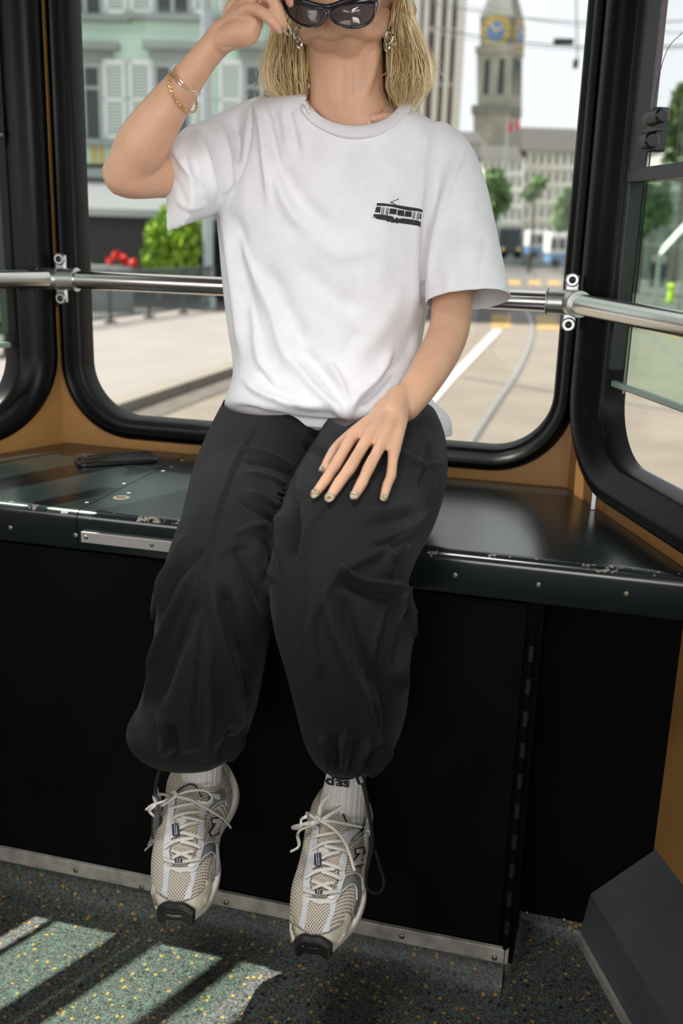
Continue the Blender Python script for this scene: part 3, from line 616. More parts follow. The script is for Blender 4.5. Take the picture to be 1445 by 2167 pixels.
# ---------------- buildings at the end of the street
def townhouse(x0, x1, ytop, ybot, D, wallc, label, rows, cols, roof=None, name='town_house'):
    e = empty(name, label, 'building'); part('wall', mat('render_%d' % x0, wallc, .9, noise=.06, nscale=.2), e, pb(x0, ytop, x1, ybot, D, 8))
    c_ = atD((x0+x1)/2, ybot, D); hw_ = np.linalg.norm(atD(x1, ybot, D)-atD(x0, ybot, D))/2; part('plinth', M['greystone'], e, obox(np.array((c_[0], c_[1], (c_[2]+ZS)/2))+FH*4, RH*hw_, FH*4, UP*max(.05, (c_[2]-ZS)/2+.05)))
    if roof:
        a = atD(x0-2, ytop, D-.5); b = atD(x1+2, ytop, D-.5); t = np.linalg.norm(atD(x0, roof, D)-atD(x0, ytop, D)); k = (b-a)
        b = b.copy(); b[2] = a[2]
        v = [a, b, b+FH*9, a+FH*9, a+FH*2.5+(b-a)*.04+UP*t, b+FH*2.5-(b-a)*.04+UP*t, b+FH*6-(b-a)*.04+UP*t, a+FH*6+(b-a)*.04+UP*t]
        MB().add(v, [(0, 1, 2, 3), (7, 6, 5, 4), (0, 4, 5, 1), (1, 5, 6, 2), (2, 6, 7, 3), (3, 7, 4, 0)], False).build('roof', mat('roof_%d' % x0, (.05, .05, .047), .8), e)
    rw = (ybot-ytop)/rows; cw = (x1-x0)/cols
    for i in range(rows):
        for j in range(cols):
            xa = x0+cw*(j+.3); xb = x0+cw*(j+.7); ya_ = ytop+rw*(i+.22); yb = ytop+rw*(i+.80)
            f_ = part('window', M['winframe'], e, pb(xa, ya_, xb, yb, D, .12, 0, .1)); part('pane', bpy.data.materials.get('far_pane') or mat('far_pane', (.22, .23, .21), .3), f_, pb(xa+.8, ya_+1, xb-.8, yb-1, D, .05, 0, .14))
        part('string_course', M['fin'], e, pb(x0, ytop+rw*i, x1, ytop+rw*i+2.5, D, .3, 0, .25))
    return e
townhouse(1106, 1235, 318, 505, 82, (.85, .81, .70), 'cream corner building with rows of windows and a grey roof, right of the church tower', 5, 8, 262, 'corner_building')
townhouse(1020, 1106, 335, 505, 80, (.85, .84, .76), 'cream building with a dark roof in front of the church tower', 5, 6, 302)
townhouse(940, 1020, 300, 520, 89, (.75, .75, .66), 'pale stone building partly hidden behind the right shoulder', 6, 5, 270)
townhouse(1330, 1640, 402, 560, 60, (.36, .42, .38), 'grey-green shop building seen through the tinted right window', 4, 9)
townhouse(1400, 1640, 300, 402, 95, (.50, .50, .48), 'pale distant building low in the clear right window', 3, 8, 280)
e = empty('flag', 'small red and white flag at the foot of the church tower', 'flag'); part('cloth', mat('flag_red', (.6, .05, .05), .7), e, pb(1076, 258, 1084, 282, 78, .1), pb(1092, 254, 1100, 276, 78, .1)); part('cross', M['white_paint'], e, pb(1084, 256, 1092, 280, 78, .1)); g = atD(1075, 258, 78); MB().add(*cyl((g[0], g[1], ZS), UP, .06, g[2]-ZS, 8)).build('pole', M['winframe'], e)
bush('tree', [(1050, 400, 20), (1044, 380, 16), (1058, 425, 18), (1040, 440, 20)], 66, .45, 160, M['leafmid'], 'green street tree just right of the white sleeve', 'tree', ((1048, 440), .15), 3)
bush('tree', [(1200, 440, 22), (1215, 420, 20), (1192, 465, 18), (1222, 460, 20)], 60, .42, 180, M['leafmid'], 'green street tree beside the right frame of the rear window', 'tree', ((1206, 470), .15), 4)
bush('tree', [(1130, 400, 14), (1140, 388, 11), (1122, 412, 12)], 66, .3, 110, M['leafmid'], 'small tree in front of the cream corner building', 'tree', ((1131, 410), .1), 5)
bush('tree', [(1352, 430, 36), (1376, 410, 34), (1345, 470, 32), (1390, 450, 24)], 42, .3, 260, M['leafmid'], 'broad green tree behind the tinted right window', 'tree', ((1358, 480), .15), 6)
bush('tree', [(1440, 250, 34), (1455, 210, 30), (1432, 300, 26), (1460, 290, 40), (1450, 340, 40)], 40, .25, 260, M['leafdark'], 'dark tree at the right edge above the sash bar', 'tree', ((1450, 350), .15), 7)
# ---------------- vehicles
def vehicle(name, x0, y0, x1, y1, D, top, low, label, cat, lamps=True):
    e = empty(name, label, cat); hgt = y1-y0; m1 = bpy.data.materials.get('veh_%s' % top[1]) or mat('veh_%s' % top[1], top[0], .4); m2 = bpy.data.materials.get('veh_%s' % low[1]) or mat('veh_%s' % low[1], low[0], .4)
    part('upper_body', m1, e, pb(x0, y0, x1, y0+hgt*.66, D, 2.4, .12)); part('lower_body', m2, e, pb(x0, y0+hgt*.62, x1, y0+hgt*.93, D, 2.44, .1, .02))
    n = max(2, int((x1-x0)/13)); 
    for k in range(n):
        a = x0+(x1-x0)*(k+.12)/n; b = x0+(x1-x0)*(k+.88)/n; part('window', M['darkglass'], e, pb(a, y0+hgt*.16, b, y0+hgt*.50, D, .1, .02, .04))
    for k in (.2, .8):
        c = atD(x0+(x1-x0)*k, y1-hgt*.07, D); MB().add(*cyl(c, -FH, .28, .2, 16)).build('wheel', M['rubber'], e)
    if lamps:
        for k in (.15, .85): c = atD(x0+(x1-x0)*k, y0+hgt*.75, D-.1); MB().add(*cyl(c, -FH, .14, .08, 12)).build('headlamp', mat('amber_lamp', (.9, .6, .3), .3), e)
W_, B_, K_ = ((.66, .68, .68), 'w'), ((.10, .24, .46), 'b'), ((.04, .05, .06), 'k')
vehicle('bus', 1055, 482, 1104, 543, 72, K_, K_, 'dark bus at the end of the street beside the white sleeve', 'bus')
vehicle('tram_car', 1120, 489, 1165, 543, 75, W_, B_, 'white and blue tram car at the end of the street, the farther one', 'tram', False)
vehicle('tram_car', 1164, 494, 1215, 562, 68, W_, B_, 'white and blue tram car beside the right frame of the rear window, the nearer one', 'tram', False)
# ---------------- people on the pavement on the right
def walker(x, y0, y1, c1, c2, label, cat='person'):
    g = gnd(x, y1); D_ = g @ FH; h = np.linalg.norm(atD(x, y0, D_)-atD(x, y1, D_)); o = np.array((g[0], g[1], ZS-.01)); mb = MB()
    e = empty('person', label, 'person')
    k = h/1.7
    P = lambda a, b, z: o+RH*a*k+FH*b*k+UP*z*k
    bd = MB()
    for s in (-1, 1):
        bd.add(*tube([P(s*.10, .1*s, .03), P(s*.10, .05*s, .45), P(s*.08, 0, .88)], np.array([.05, .06, .085])*k, 8)); bd.add(*tube([P(s*.10, .1*s, .04), P(s*.10, .1*s-.16, .03)], np.array([.045, .035])*k, 8))
    bd.build('trousers', bpy.data.materials.get('w%s' % c2[0]) or mat('w%s' % c2[0], c2, .8), e)
    b2 = MB(); b2.add(*tube([P(0, 0, .84), P(0, 0, 1.1), P(0, 0, 1.36), P(0, 0, 1.45)], np.array([.15, .14, .19, .08])*k, 12))
    for s in (-1, 1): b2.add(*tube([P(s*.18, 0, 1.38), P(s*.22, .03*s, 1.12), P(s*.22, -.08*s, .90)], np.array([.055, .045, .035])*k, 8))
    b2.build('jacket', bpy.data.materials.get('w%s' % c1[0]) or mat('w%s' % c1[0], c1, .8), e)
    b3 = MB(); b3.add(*tube([P(0, 0, 1.42), P(0, 0, 1.5), P(0, -.01, 1.56), P(0, -.01, 1.62), P(0, 0, 1.69), P(0, 0, 1.705)], np.array([.05, .06, .085, .09, .06, .01])*k, 12)); b3.build('head', bpy.data.materials.get('farskin') or mat('farskin', (.5, .33, .24), .7), e)
walker(1344, 545, 602, (.42, .25, .27), (.10, .11, .14), 'pedestrian in a pink top, leftmost of the three on the right pavement')
walker(1378, 542, 608, (.05, .055, .065), (.051, .05, .06), 'pedestrian in dark clothes, middle of the three on the right pavement')
walker(1400, 544, 606, (.07, .085, .10), (.045, .05, .06), 'pedestrian in dark clothes, rightmost of the three on the right pavement')
g = gnd(1417, 640); e = empty('bollard', 'yellow-green high visibility bollard on the street below the pedestrians', 'bollard')
h = np.linalg.norm(atD(1417, 600, g @ FH)-atD(1417, 640, g @ FH)); g[2] = ZS
MB().add(*cyl(g, UP, .13, h*.75, 14, .02, .10)).build('body', mat('hi_vis_yellow', (.55, .75, .03), .5), e); MB().add(*cyl(g+UP*h*.75, UP, .14, h*.25, 14, .03, .12)).build('cap', bpy.data.materials['hi_vis_yellow'], e)
e = empty('shop_awning', 'pale slanting shop awning at the far right edge behind the tinted pane', 'awning')
a, b, c_, d_ = atD(1398, 525, 26), atD(1460, 458, 26), atD(1460, 470, 24), atD(1396, 540, 24)
MB().add([a, b, c_, d_, a-UP*.05, b-UP*.05, c_-UP*.05, d_-UP*.05], [(0, 1, 2, 3), (7, 6, 5, 4), (0, 4, 5, 1), (1, 5, 6, 2), (2, 6, 7, 3), (3, 7, 4, 0)], False).build('canopy', bpy.data.materials['white_awning_cloth'], e)
gq = (a+d_)/2; MB().add(*cyl((gq[0], gq[1], ZS), UP, .04, gq[2]-ZS, 8)).build('post', M['winframe'], e)
gq = (b+c_)/2; MB().add(*cyl((gq[0], gq[1], ZS), UP, .04, gq[2]-ZS, 8)).build('post', M['winframe'], e)
# ---------------- overhead wires
e = empty('overhead_wires', 'thin overhead tram wires with dark insulators against the white sky', 'wires')
M['wire'] = mat('overhead_wire', (.10, .11, .12), .5)
def sag(p, q, D0, D1, r=.02, s=.3):
    a, b = atD(*p, D0), atD(*q, D1); P = [a+(b-a)*t-UP*s*4*t*(1-t) for t in np.linspace(0, 1, 14)]; MB().add(*tube(P, r, 5)).build('wire', M['wire'], e)
sag((905, 3), (1500, 40), 34, 30); sag((905, 56), (1500, 92), 34, 30); sag((905, 66), (1500, 98), 38, 30, .015); sag((930, -8), (1500, 70), 40, 26, .015); sag((1212, -300), (1222, 140), 30, 30, .02, 0)
c = atD(1192, 88, 31); MB().add(*obox(c, RH*.28, FH*.12, UP*.07, .03), smooth=False).build('insulator', M['blackmetal'], e)
c = atD(1218, 135, 31); MB().add(*obox(c, RH*.07, FH*.07, UP*.12, .02), smooth=False).build('insulator', M['blackmetal'], e)
# ================================================================ the person
def ringmesh(rings, n=40, e=2.4, m=0):
    """closed loft; ring = (xl, yl, xr, yr, Y, h[, hb]) in photo coordinates at world depth Y, h = half thickness towards the camera"""
    R = np.array([list(r)+[r[5]]*(7-len(r)) for r in rings], float)
    E = np.array([np.concatenate([atY(r[0], r[1], r[4]), atY(r[2], r[3], r[4]), [r[5], r[6]]]) for r in R])
    E = spl(E, m or len(E)*5); C_ = (E[:, :3]+E[:, 3:6])/2; S = (E[:, 3:6]-E[:, :3])/2
    T = np.gradient(C_, axis=0); v = []
    for c, s, t, h, hb in zip(C_, S, T, E[:, 6], E[:, 7]):
        d = np.cross(s, t); d /= np.linalg.norm(d)
        vc = c-CC
        if d @ vc > 0: d = -d                    # d points to the camera side
        for k in range(n):
            a = 2*math.pi*k/n; ca, sa = math.cos(a), math.sin(a)
            ca = math.copysign(abs(ca)**(2/e), ca); sa = math.copysign(abs(sa)**(2/e), sa)
            v.append(c+s*ca+d*sa*(h if sa > 0 else hb))
    f = [(i*n+k, i*n+(k+1) % n, (i+1)*n+(k+1) % n, (i+1)*n+k) for i in range(len(E)-1) for k in range(n)]
    return v, f+[tuple(range(n))[::-1], tuple(range((len(E)-1)*n, len(E)*n))]
def ptube(pts, n=16, m=0, flat=1.0, up=None):
    """round tube; pts = (x, y, Y, radius in photo px)"""
    P = np.array([list(atY(a, b, c))+[r*((atY(a, b, c)-CC) @ CF)/FPX] for a, b, c, r in pts]); P = spl(P, m or len(P)*5)
    T = P[-1, :3]-P[-2, :3]; T0 = P[0, :3]-P[1, :3]
    def capp(p, d): return [np.append(p[:3]+d/np.linalg.norm(d)*p[3]*a, p[3]*b) for a, b in ((.5, .86), (.85, .5), (.98, .15))]
    P = np.vstack([capp(P[0], T0)[::-1], P, capp(P[-1], T)]); 
    return tube(P[:, :3], P[:, 3], n, True, flat, up)
def fuse(mb, voxel, smooth=3, fac=.5):
    """union of overlapping closed pieces into one continuous surface"""
    me = bpy.data.meshes.new('tmp'); me.from_pydata(mb.v, [], mb.f); bm = bmesh.new(); bm.from_mesh(me); bmesh.ops.recalc_face_normals(bm, faces=bm.faces[:]); bm.to_mesh(me); bm.free()
    o = bpy.data.objects.new('tmp', me); COL.objects.link(o)
    r = o.modifiers.new('r', 'REMESH'); r.mode = 'VOXEL'; r.voxel_size = voxel
    s = o.modifiers.new('s', 'SMOOTH'); s.factor = fac; s.iterations = smooth
    bpy.context.view_layer.update(); dg = bpy.context.evaluated_depsgraph_get(); out = bpy.data.meshes.new_from_object(o.evaluated_get(dg)); bpy.data.objects.remove(o)
    return out
def getv(me): a = np.empty(len(me.vertices)*3); me.vertices.foreach_get('co', a); return a.reshape(-1, 3)
def setv(me, a): me.vertices.foreach_set('co', a.ravel()); me.update()
def getn(me): a = np.empty(len(me.vertices)*3); me.vertices.foreach_get('normal', a); return a.reshape(-1, 3)
def cutaway(me, cuts):
    """remove everything beyond each plane inside its sphere: (point, normal, radius)"""
    bm = bmesh.new(); bm.from_mesh(me)
    for cut in cuts:
        p, nrm, R = cut[:3]; ok = cut[3] if len(cut) > 3 else (lambda c: True)
        p = Vector(p); nrm = Vector(nrm).normalized()
        near = [v for v in bm.verts if (v.co-p).length < R]; s = set(near)
        ed = [e for e in bm.edges if e.verts[0] in s and e.verts[1] in s]; fc = [f for f in bm.faces if all(v in s for v in f.verts)]
        bmesh.ops.bisect_plane(bm, geom=near+ed+fc, dist=1e-6, plane_co=p, plane_no=nrm)
        dl = [f for f in bm.faces if (f.calc_center_median()-p).length < R*1.02 and (f.calc_center_median()-p).dot(nrm) > 0 and ok(f.calc_center_median())]
        bmesh.ops.delete(bm, geom=dl, context='FACES')
    # keep the biggest island
    bm.verts.ensure_lookup_table(); bm.to_mesh(me); bm.free(); me.update()
def sculpt(me, strokes, noise=None, gain=1.0):
    """push folds in or out: stroke = (photo polyline, width px, height m[, asymmetry])"""
    V = getv(me); Nn = getn(me); q = proj(V); vis = ((V-CC)*Nn).sum(1) < 0
    fade = np.clip(-((V-CC)*Nn).sum(1)/np.linalg.norm(V-CC, axis=1)*3, 0, 1)
    disp = np.zeros(len(V))
    for st in strokes:
        pts, wd, amp = st[:3]; asym = st[3] if len(st) > 3 else 0
        P = spl([(a, b, 0) for a, b in pts], max(8, len(pts)*6))[:, :2]
        lo, hi = P.min(0)-wd*3.2, P.max(0)+wd*3.2
        idx = np.where(vis & (q[:, 0] > lo[0]) & (q[:, 0] < hi[0]) & (q[:, 1] > lo[1]) & (q[:, 1] < hi[1]))[0]
        if not len(idx): continue
        X = q[idx, :2]; best = np.full(len(idx), 1e9); par = np.zeros(len(idx)); sd = np.zeros(len(idx))
        for i in range(len(P)-1):
            a, b = P[i], P[i+1]; ab = b-a; l2 = ab @ ab+1e-9; t = np.clip(((X-a) @ ab)/l2, 0, 1); d = X-(a+t[:, None]*ab); dist = np.hypot(d[:, 0], d[:, 1]); u = dist < best
            best = np.where(u, dist, best); par = np.where(u, (i+t)/(len(P)-1), par); sd = np.where(u, ab[0]*d[:, 1]-ab[1]*d[:, 0], sd)
        wl = wd*np.where(sd > 0, 1+asym, 1-asym); g = np.exp(-(best/wl)**2*1.0)
        tap = np.clip(np.minimum(par, 1-par)*5+.12, 0, 1)
        disp[idx] += amp*gain*g*tap
    if noise:
        for sx, sy, a in noise:
            from mathutils import noise as mn
            idx = np.where(vis)[0]
            disp[idx] += [a*mn.noise(Vector((x*sx, z*sy, y*sx))) for x, y, z in V[idx]]
    V += Nn*(disp*fade)[:, None]; setv(me, V)
def bvh_of(me_or_list):
    vs_, fs = [], []
    for me in (me_or_list if isinstance(me_or_list, (list, tuple)) else [me_or_list]):
        o = len(vs_); V = getv(me); vs_ += [Vector(p) for p in V]; fs += [[i+o for i in p.vertices] for p in me.polygons]
    return BVHTree.FromPolygons(vs_, fs)
def hit(bvh, x, y, off=0.0, fall=None):
    d = ray(x, y); d = Vector(d/np.linalg.norm(d)); h, nrm, i, dist = bvh.ray_cast(Vector(CC), d)
    if h is None:
        if fall is None: return None, None
        return np.array(atY(x, y, fall)), np.array(-d)
    if nrm.dot(d) > 0: nrm = -nrm
    return np.array(h+nrm*off), np.array(nrm)
def drape_line(bvh, pts, off, n, fall=1.2):
    P = spl([(a, b, 0) for a, b in pts], n); return np.array([hit(bvh, p[0], p[1], off, fall)[0] for p in P])
def drape_poly(bvh, poly, off, step, thick=.0006, smooth_n=0):
    """flat shape laid over the surface below it: fine triangles with a small thickness"""
    P = [Vector(p[:2]) for p in poly]; n = len(P); xs = [p.x for p in P]; ys = [p.y for p in P]
    # densify edges
    Q = []
    for i in range(n):
        a, b = P[i], P[(i+1) % n]; k = max(1, int((b-a).length/step)); Q += [a+(b-a)*t/k for t in range(k)]
    n = len(Q); pts = list(Q)
    def inside(x, y):
        c = False; j = n-1
        for i in range(n):
            if (Q[i].y > y) != (Q[j].y > y) and x < (Q[j].x-Q[i].x)*(y-Q[i].y)/(Q[j].y-Q[i].y)+Q[i].x: c = not c
            j = i
        return c
    yy = min(ys)+step*.5
    while yy < max(ys):
        xx = min(xs)+step*.5
        while xx < max(xs):
            if inside(xx, yy) and min((Q[i]-Vector((xx, yy))).length for i in range(n)) > step*.45: pts.append(Vector((xx, yy)))
            xx += step
        yy += step
    vv, ee, ff, *_ = delaunay_2d_cdt(pts, [(i, (i+1) % n) for i in range(n)], [], 1, 1e-5)
    top = []; last = None
    for p in vv:
        h, nn = hit(bvh, p.x, p.y, off)
        top.append((h, nn))
    good = [t for t in top if t[0] is not None]
    if not good: return [], []
    md = np.median([((t[0]-CC) @ CF) for t in good]); 
    V = []
    for p, (h, nn) in zip(vv, top):
        if h is None: r_ = ray(p.x, p.y); h = CC+r_*md; nn = -r_
        V.append((h, nn))
    v = [a for a, b in V]+[a-b*thick for a, b in V]; m = len(vv)
    f = [tuple(t) for t in ff]+[tuple(i+m for i in t[::-1]) for t in ff]
    cnt = {}
    for t in ff:
        for i in range(len(t)): a, b = t[i], t[(i+1) % len(t)]; cnt[(a, b)] = 1
    f += [(b, a, a+m, b+m) for a, b in cnt if (b, a) not in cnt]
    return v, f
# ---------------- materials
def fabric(name, col, rough, bs, bump=.25, sheen=.15, noise=.03):
    return mat(name, col, rough, noise=noise, nscale=30, bump=bump, bscale=bs, spec=.2, sheen=sheen)
M['shirt'] = fabric('white_cotton_jersey', (.84, .83, .86), .9, 900, .12, 0)
M['pants'] = fabric('black_cotton_twill', (.0105, .011, .0125), .8, 900, .3, .05)
M['pants'].node_tree.nodes['Principled BSDF'].inputs['Sheen Roughness'].default_value = .4
M['sock'] = fabric('white_rib_sock', (.72, .71, .68), .95, 500, .2)
M['skin'] = mat('fair_skin', (.68, .40, .265), .42, noise=.06, nscale=25, sss=.35, spec=.35, bump=.06, bscale=500)
PERSON = None
# ---------------- trousers
pb_ = MB()
hip = [(486, 850, 915, 862, 1.56, .100, .095), (478, 880, 926, 890, 1.55, .105, .10), (464, 915, 938, 922, 1.535, .105, .10), (450, 950, 944, 958, 1.50, .09, .09), (455, 985, 940, 990, 1.45, .07, .08)]
pb_.add(*ringmesh(hip, 48, 2.6))
LL = [(468, 900, 690, 915, 1.53, .085), (446, 945, 690, 960, 1.46, .088), (424, 1000, 655, 1010, 1.38, .088), (403, 1060, 618, 1070, 1.29, .085), (391, 1120, 600, 1125, 1.20, .083), (378, 1180, 592, 1185, 1.125, .080),
      (360, 1235, 588, 1240, 1.095, .080), (344, 1300, 580, 1300, 1.09, .080), (334, 1370, 566, 1370, 1.10, .082), (312, 1440, 553, 1440, 1.125, .086), (294, 1490, 543, 1490, 1.145, .085), (276, 1530, 530, 1536, 1.155, .070), (304, 1562, 512, 1566, 1.17, .055), (342, 1576, 482, 1586, 1.18, .040), (352, 1590, 474, 1602, 1.185, .037), (354, 1608, 472, 1618, 1.19, .037)]
RL = [(690, 915, 932, 908, 1.53, .080), (680, 950, 946, 950, 1.46, .086), (655, 1000, 944, 1000, 1.38, .088), (618, 1060, 925, 1060, 1.29, .086), (600, 1110, 893, 1120, 1.20, .085), (590, 1170, 868, 1175, 1.12, .085),
      (583, 1235, 850, 1235, 1.085, .083), (590, 1300, 856, 1300, 1.08, .085), (612, 1370, 864, 1370, 1.09, .088), (630, 1440, 864, 1440, 1.11, .088), (642, 1490, 862, 1490, 1.13, .088), (654, 1532, 852, 1528, 1.145, .078), (672, 1562, 818, 1564, 1.165, .057), (691, 1592, 776, 1602, 1.178, .039), (694, 1606, 774, 1618, 1.182, .037), (695, 1626, 772, 1636, 1.187, .037)]
pb_.add(*ringmesh(LL, 44, 2.3)); pb_.add(*ringmesh(RL, 44, 2.3))
# cargo pocket bulges and slack cloth
for pts in ([(372, 1190, 1.12, 20), (348, 1240, 1.105, 18), (333, 1282, 1.10, 15), (325, 1306, 1.10, 8)], [(826, 1195, 1.14, 30), (838, 1250, 1.12, 30), (862, 1280, 1.11, 18), (879, 1296, 1.11, 8)], [(862, 1285, 1.11, 16), (868, 1310, 1.11, 15), (862, 1370, 1.115, 12)], [(302, 1515, 1.16, 20), (312, 1540, 1.165, 18)], [(500, 1535, 1.17, 24), (480, 1560, 1.175, 18)], [(832, 1520, 1.155, 20), (808, 1560, 1.16, 18)], [(600, 1055, 1.33, 24), (590, 1110, 1.24, 26), (594, 1180, 1.15, 24)]):
    pb_.add(*ptube(pts))
pm = fuse(pb_, .0042, 4, .5)
wl = [atY(352, 1630, 1.19), atY(692, 1653, 1.185)]
cutaway(pm, [(atY(413, 1590, 1.184), atY(410, 1690, 1.20)-atY(410, 1590, 1.175), .085), (atY(733, 1609, 1.181), atY(733, 1700, 1.19)-atY(733, 1600, 1.165), .072), ((-.55, 1.56, .848), (0, .05, 1), .30)])
PS = [  # left thigh and shin
 ([(545, 890), (500, 970), (462, 1070), (440, 1150), (428, 1250), (412, 1400), (396, 1590)], 4, .0016), ([(552, 893), (508, 970), (470, 1070), (448, 1150), (436, 1250), (420, 1400), (404, 1590)], 3, -.0016),
 ([(400, 1130), (380, 1180), (352, 1230), (330, 1300)], 9, .005, .4), ([(430, 1160), (395, 1200), (360, 1260), (345, 1330)], 9, -.006, .3), ([(415, 1190), (385, 1260), (352, 1340), (325, 1430), (300, 1500)], 8, .006, .4), ([(425, 1250), (395, 1340), (360, 1420), (330, 1500)], 14, -.005, .3),
 ([(530, 1140), (560, 1180), (585, 1230)], 8, .004, .3), ([(500, 1160), (530, 1210), (565, 1300)], 10, -.004), ([(450, 1230), (470, 1330), (500, 1430), (515, 1520)], 10, .005, .4), ([(470, 1240), (500, 1330), (525, 1420)], 12, -.005), ([(440, 1350), (445, 1450), (450, 1540), (440, 1600)], 9, .003),
 ([(345, 1600), (350, 1560), (340, 1510)], 8, .004), ([(375, 1605), (372, 1570), (362, 1530)], 6, -.004), ([(430, 1610), (440, 1570), (436, 1530)], 7, .0035), ([(462, 1612), (478, 1580), (492, 1540)], 7, -.004), ([(478, 1612), (496, 1586), (515, 1550)], 6, .004),
 ([(500, 950), (560, 960), (620, 985)], 5, .002), ([(510, 975), (570, 985), (625, 1010)], 5, -.002), ([(520, 1000), (570, 1010), (612, 1030)], 5, .0018), ([(520, 1040), (560, 1060), (600, 1085)], 5, .003), ([(510, 1060), (555, 1085), (595, 1110)], 6, -.003),
 ([(480, 1140), (520, 1120), (570, 1110)], 8, .002), ([(455, 1190), (500, 1165), (540, 1160)], 8, -.002),
 # right leg
 ([(690, 1065), (655, 1110), (638, 1160), (632, 1230), (636, 1300), (632, 1400)], 4, .0018), ([(698, 1068), (662, 1112), (646, 1160), (640, 1230), (644, 1300), (640, 1400)], 3, -.0016),
 ([(612, 1030), (600, 1080), (606, 1130), (598, 1200)], 7, .007, .3), ([(630, 1030), (622, 1075), (624, 1120), (614, 1190)], 8, -.008), ([(640, 985), (636, 1030), (625, 1075)], 7, .005),
 ([(650, 1330), (700, 1230), (770, 1180), (850, 1150)], 10, .004, .3), ([(720, 1190), (735, 1215), (770, 1230), (830, 1240), (870, 1262)], 8, .008, .45), ([(730, 1225), (770, 1250), (830, 1268)], 10, -.006),
 ([(870, 1150), (835, 1165), (812, 1190), (830, 1230)], 7, .005), ([(890, 1130), (850, 1150), (815, 1170)], 8, -.005), ([(905, 1090), (860, 1120), (815, 1140), (770, 1150)], 7, .003, .3), ([(870, 1060), (820, 1080), (760, 1090)], 9, .0018), ([(880, 1085), (820, 1105), (770, 1115)], 8, -.002),
 ([(690, 1240), (710, 1330), (750, 1420), (780, 1500), (800, 1580)], 9, .0055, .3), ([(720, 1250), (745, 1340), (780, 1420), (810, 1490)], 14, -.0055), ([(660, 1260), (665, 1360), (690, 1460), (720, 1560), (745, 1625)], 9, .004, .3), ([(675, 1400), (700, 1500), (730, 1590)], 9, -.004),
 ([(818, 1262), (800, 1330), (788, 1400), (800, 1470), (802, 1560)], 3.5, .0022), ([(830, 1262), (812, 1330), (800, 1400), (812, 1470), (812, 1560)], 4, -.002), ([(880, 1300), (860, 1360), (846, 1420), (856, 1480)], 7, .005, .4), ([(868, 1290), (848, 1350), (832, 1420)], 9, -.004),
 ([(700, 1632), (694, 1590), (680, 1550)], 6, .005), ([(712, 1634), (712, 1590), (706, 1550)], 5, -.005), ([(724, 1636), (728, 1590), (730, 1545)], 5, .005), ([(738, 1638), (746, 1595), (756, 1550)], 5, -.005), ([(750, 1640), (764, 1600), (782, 1560)], 6, .006), ([(762, 1640), (782, 1610), (806, 1575)], 5, -.005), ([(772, 1640), (800, 1612), (830, 1570)], 6, .005),
 ([(905, 940), (900, 990), (885, 1040)], 6, -.003), ([(930, 960), (920, 1010), (905, 1060)], 6, .003), ([(850, 960), (880, 980), (930, 985)], 6, .0025), ([(640, 940), (680, 960), (720, 955)], 8, -.004)]
sculpt(pm, PS, [(20, 7, .0012)], 2.5)
pm.polygons.foreach_set('use_smooth', [True]*len(pm.polygons)); pm.materials.append(M['pants'])
PB = bvh_of(pm)
# ---------------- body
bb = MB()
def htip(x, y, off): return hit(PB, x, y, off, 1.25)[0]
def stube(P, R, n=12, m=0):
    P = np.array([list(p)+[r] for p, r in zip(P, R)]); P = spl(P, m or len(P)*5); T = P[-1, :3]-P[-2, :3]; T /= np.linalg.norm(T); T0 = P[0, :3]-P[1, :3]; T0 /= np.linalg.norm(T0)
    cp = lambda p, d: [np.append(p[:3]+d*p[3]*a, p[3]*b) for a, b in ((.5, .86), (.85, .5), (.98, .15))]
    P = np.vstack([cp(P[0], T0)[::-1], P, cp(P[-1], T)]); return tube(P[:, :3], P[:, 3], n)
# pelvis, torso, thighs, shins inside the clothes
bb.add(*ringmesh([(520, 905, 895, 905, 1.56, .07), (540, 840, 880, 845, 1.57, .075), (560, 760, 860, 760, 1.57, .07), (560, 650, 860, 655, 1.57, .075), (556, 540, 868, 545, 1.57, .085), (550, 440, 880, 450, 1.57, .08), (560, 350, 895, 365, 1.565, .07), (595, 305, 890, 325, 1.56, .055), (640, 268, 850, 278, 1.555, .045)], 36, 2.3))
for T_ in ([(575, 900, 1.54, 75), (540, 1000, 1.40, 78), (500, 1090, 1.26, 70), (470, 1190, 1.12, 62), (452, 1270, 1.115, 58), (440, 1400, 1.15, 50), (430, 1520, 1.185, 38), (428, 1640, 1.215, 32), (432, 1700, 1.235, 34)],
           [(830, 900, 1.54, 75), (800, 1000, 1.40, 76), (765, 1090, 1.26, 70), (735, 1190, 1.12, 62), (732, 1270, 1.11, 58), (735, 1400, 1.14, 50), (735, 1540, 1.175, 38), (730, 1660, 1.205, 32), (724, 1740, 1.225, 34)]): bb.add(*ptube(T_))
# neck, collar, shoulders
bb.add(*ringmesh([(655, 60, 806, 60, 1.52, .060, .055), (655, 100, 808, 100, 1.515, .060, .058), (657, 150, 810, 150, 1.515, .056, .058), (658, 200, 816, 200, 1.52, .058, .06), (640, 245, 845, 250, 1.53, .066, .06), (600, 298, 895, 315, 1.55, .070, .055), (560, 350, 910, 370, 1.56, .08, .06)], 36, 2.1))
bb.add(*ptube([(585, 262, 1.56, 24), (640, 240, 1.56, 26), (690, 205, 1.55, 26)])); bb.add(*ptube([(915, 330, 1.56, 30), (858, 280, 1.56, 26), (795, 215, 1.55, 28)]))
for pts in ([(680, 110, 1.490, 16), (698, 180, 1.481, 14), (722, 245, 1.484, 11)], [(792, 110, 1.492, 16), (776, 180, 1.483, 14), (752, 245, 1.484, 11)]): bb.add(*ptube(pts))        # neck cords
bb.add(*ptube([(738, 125, 1.482, 24), (737, 160, 1.478, 22), (737, 205, 1.484, 16)]))
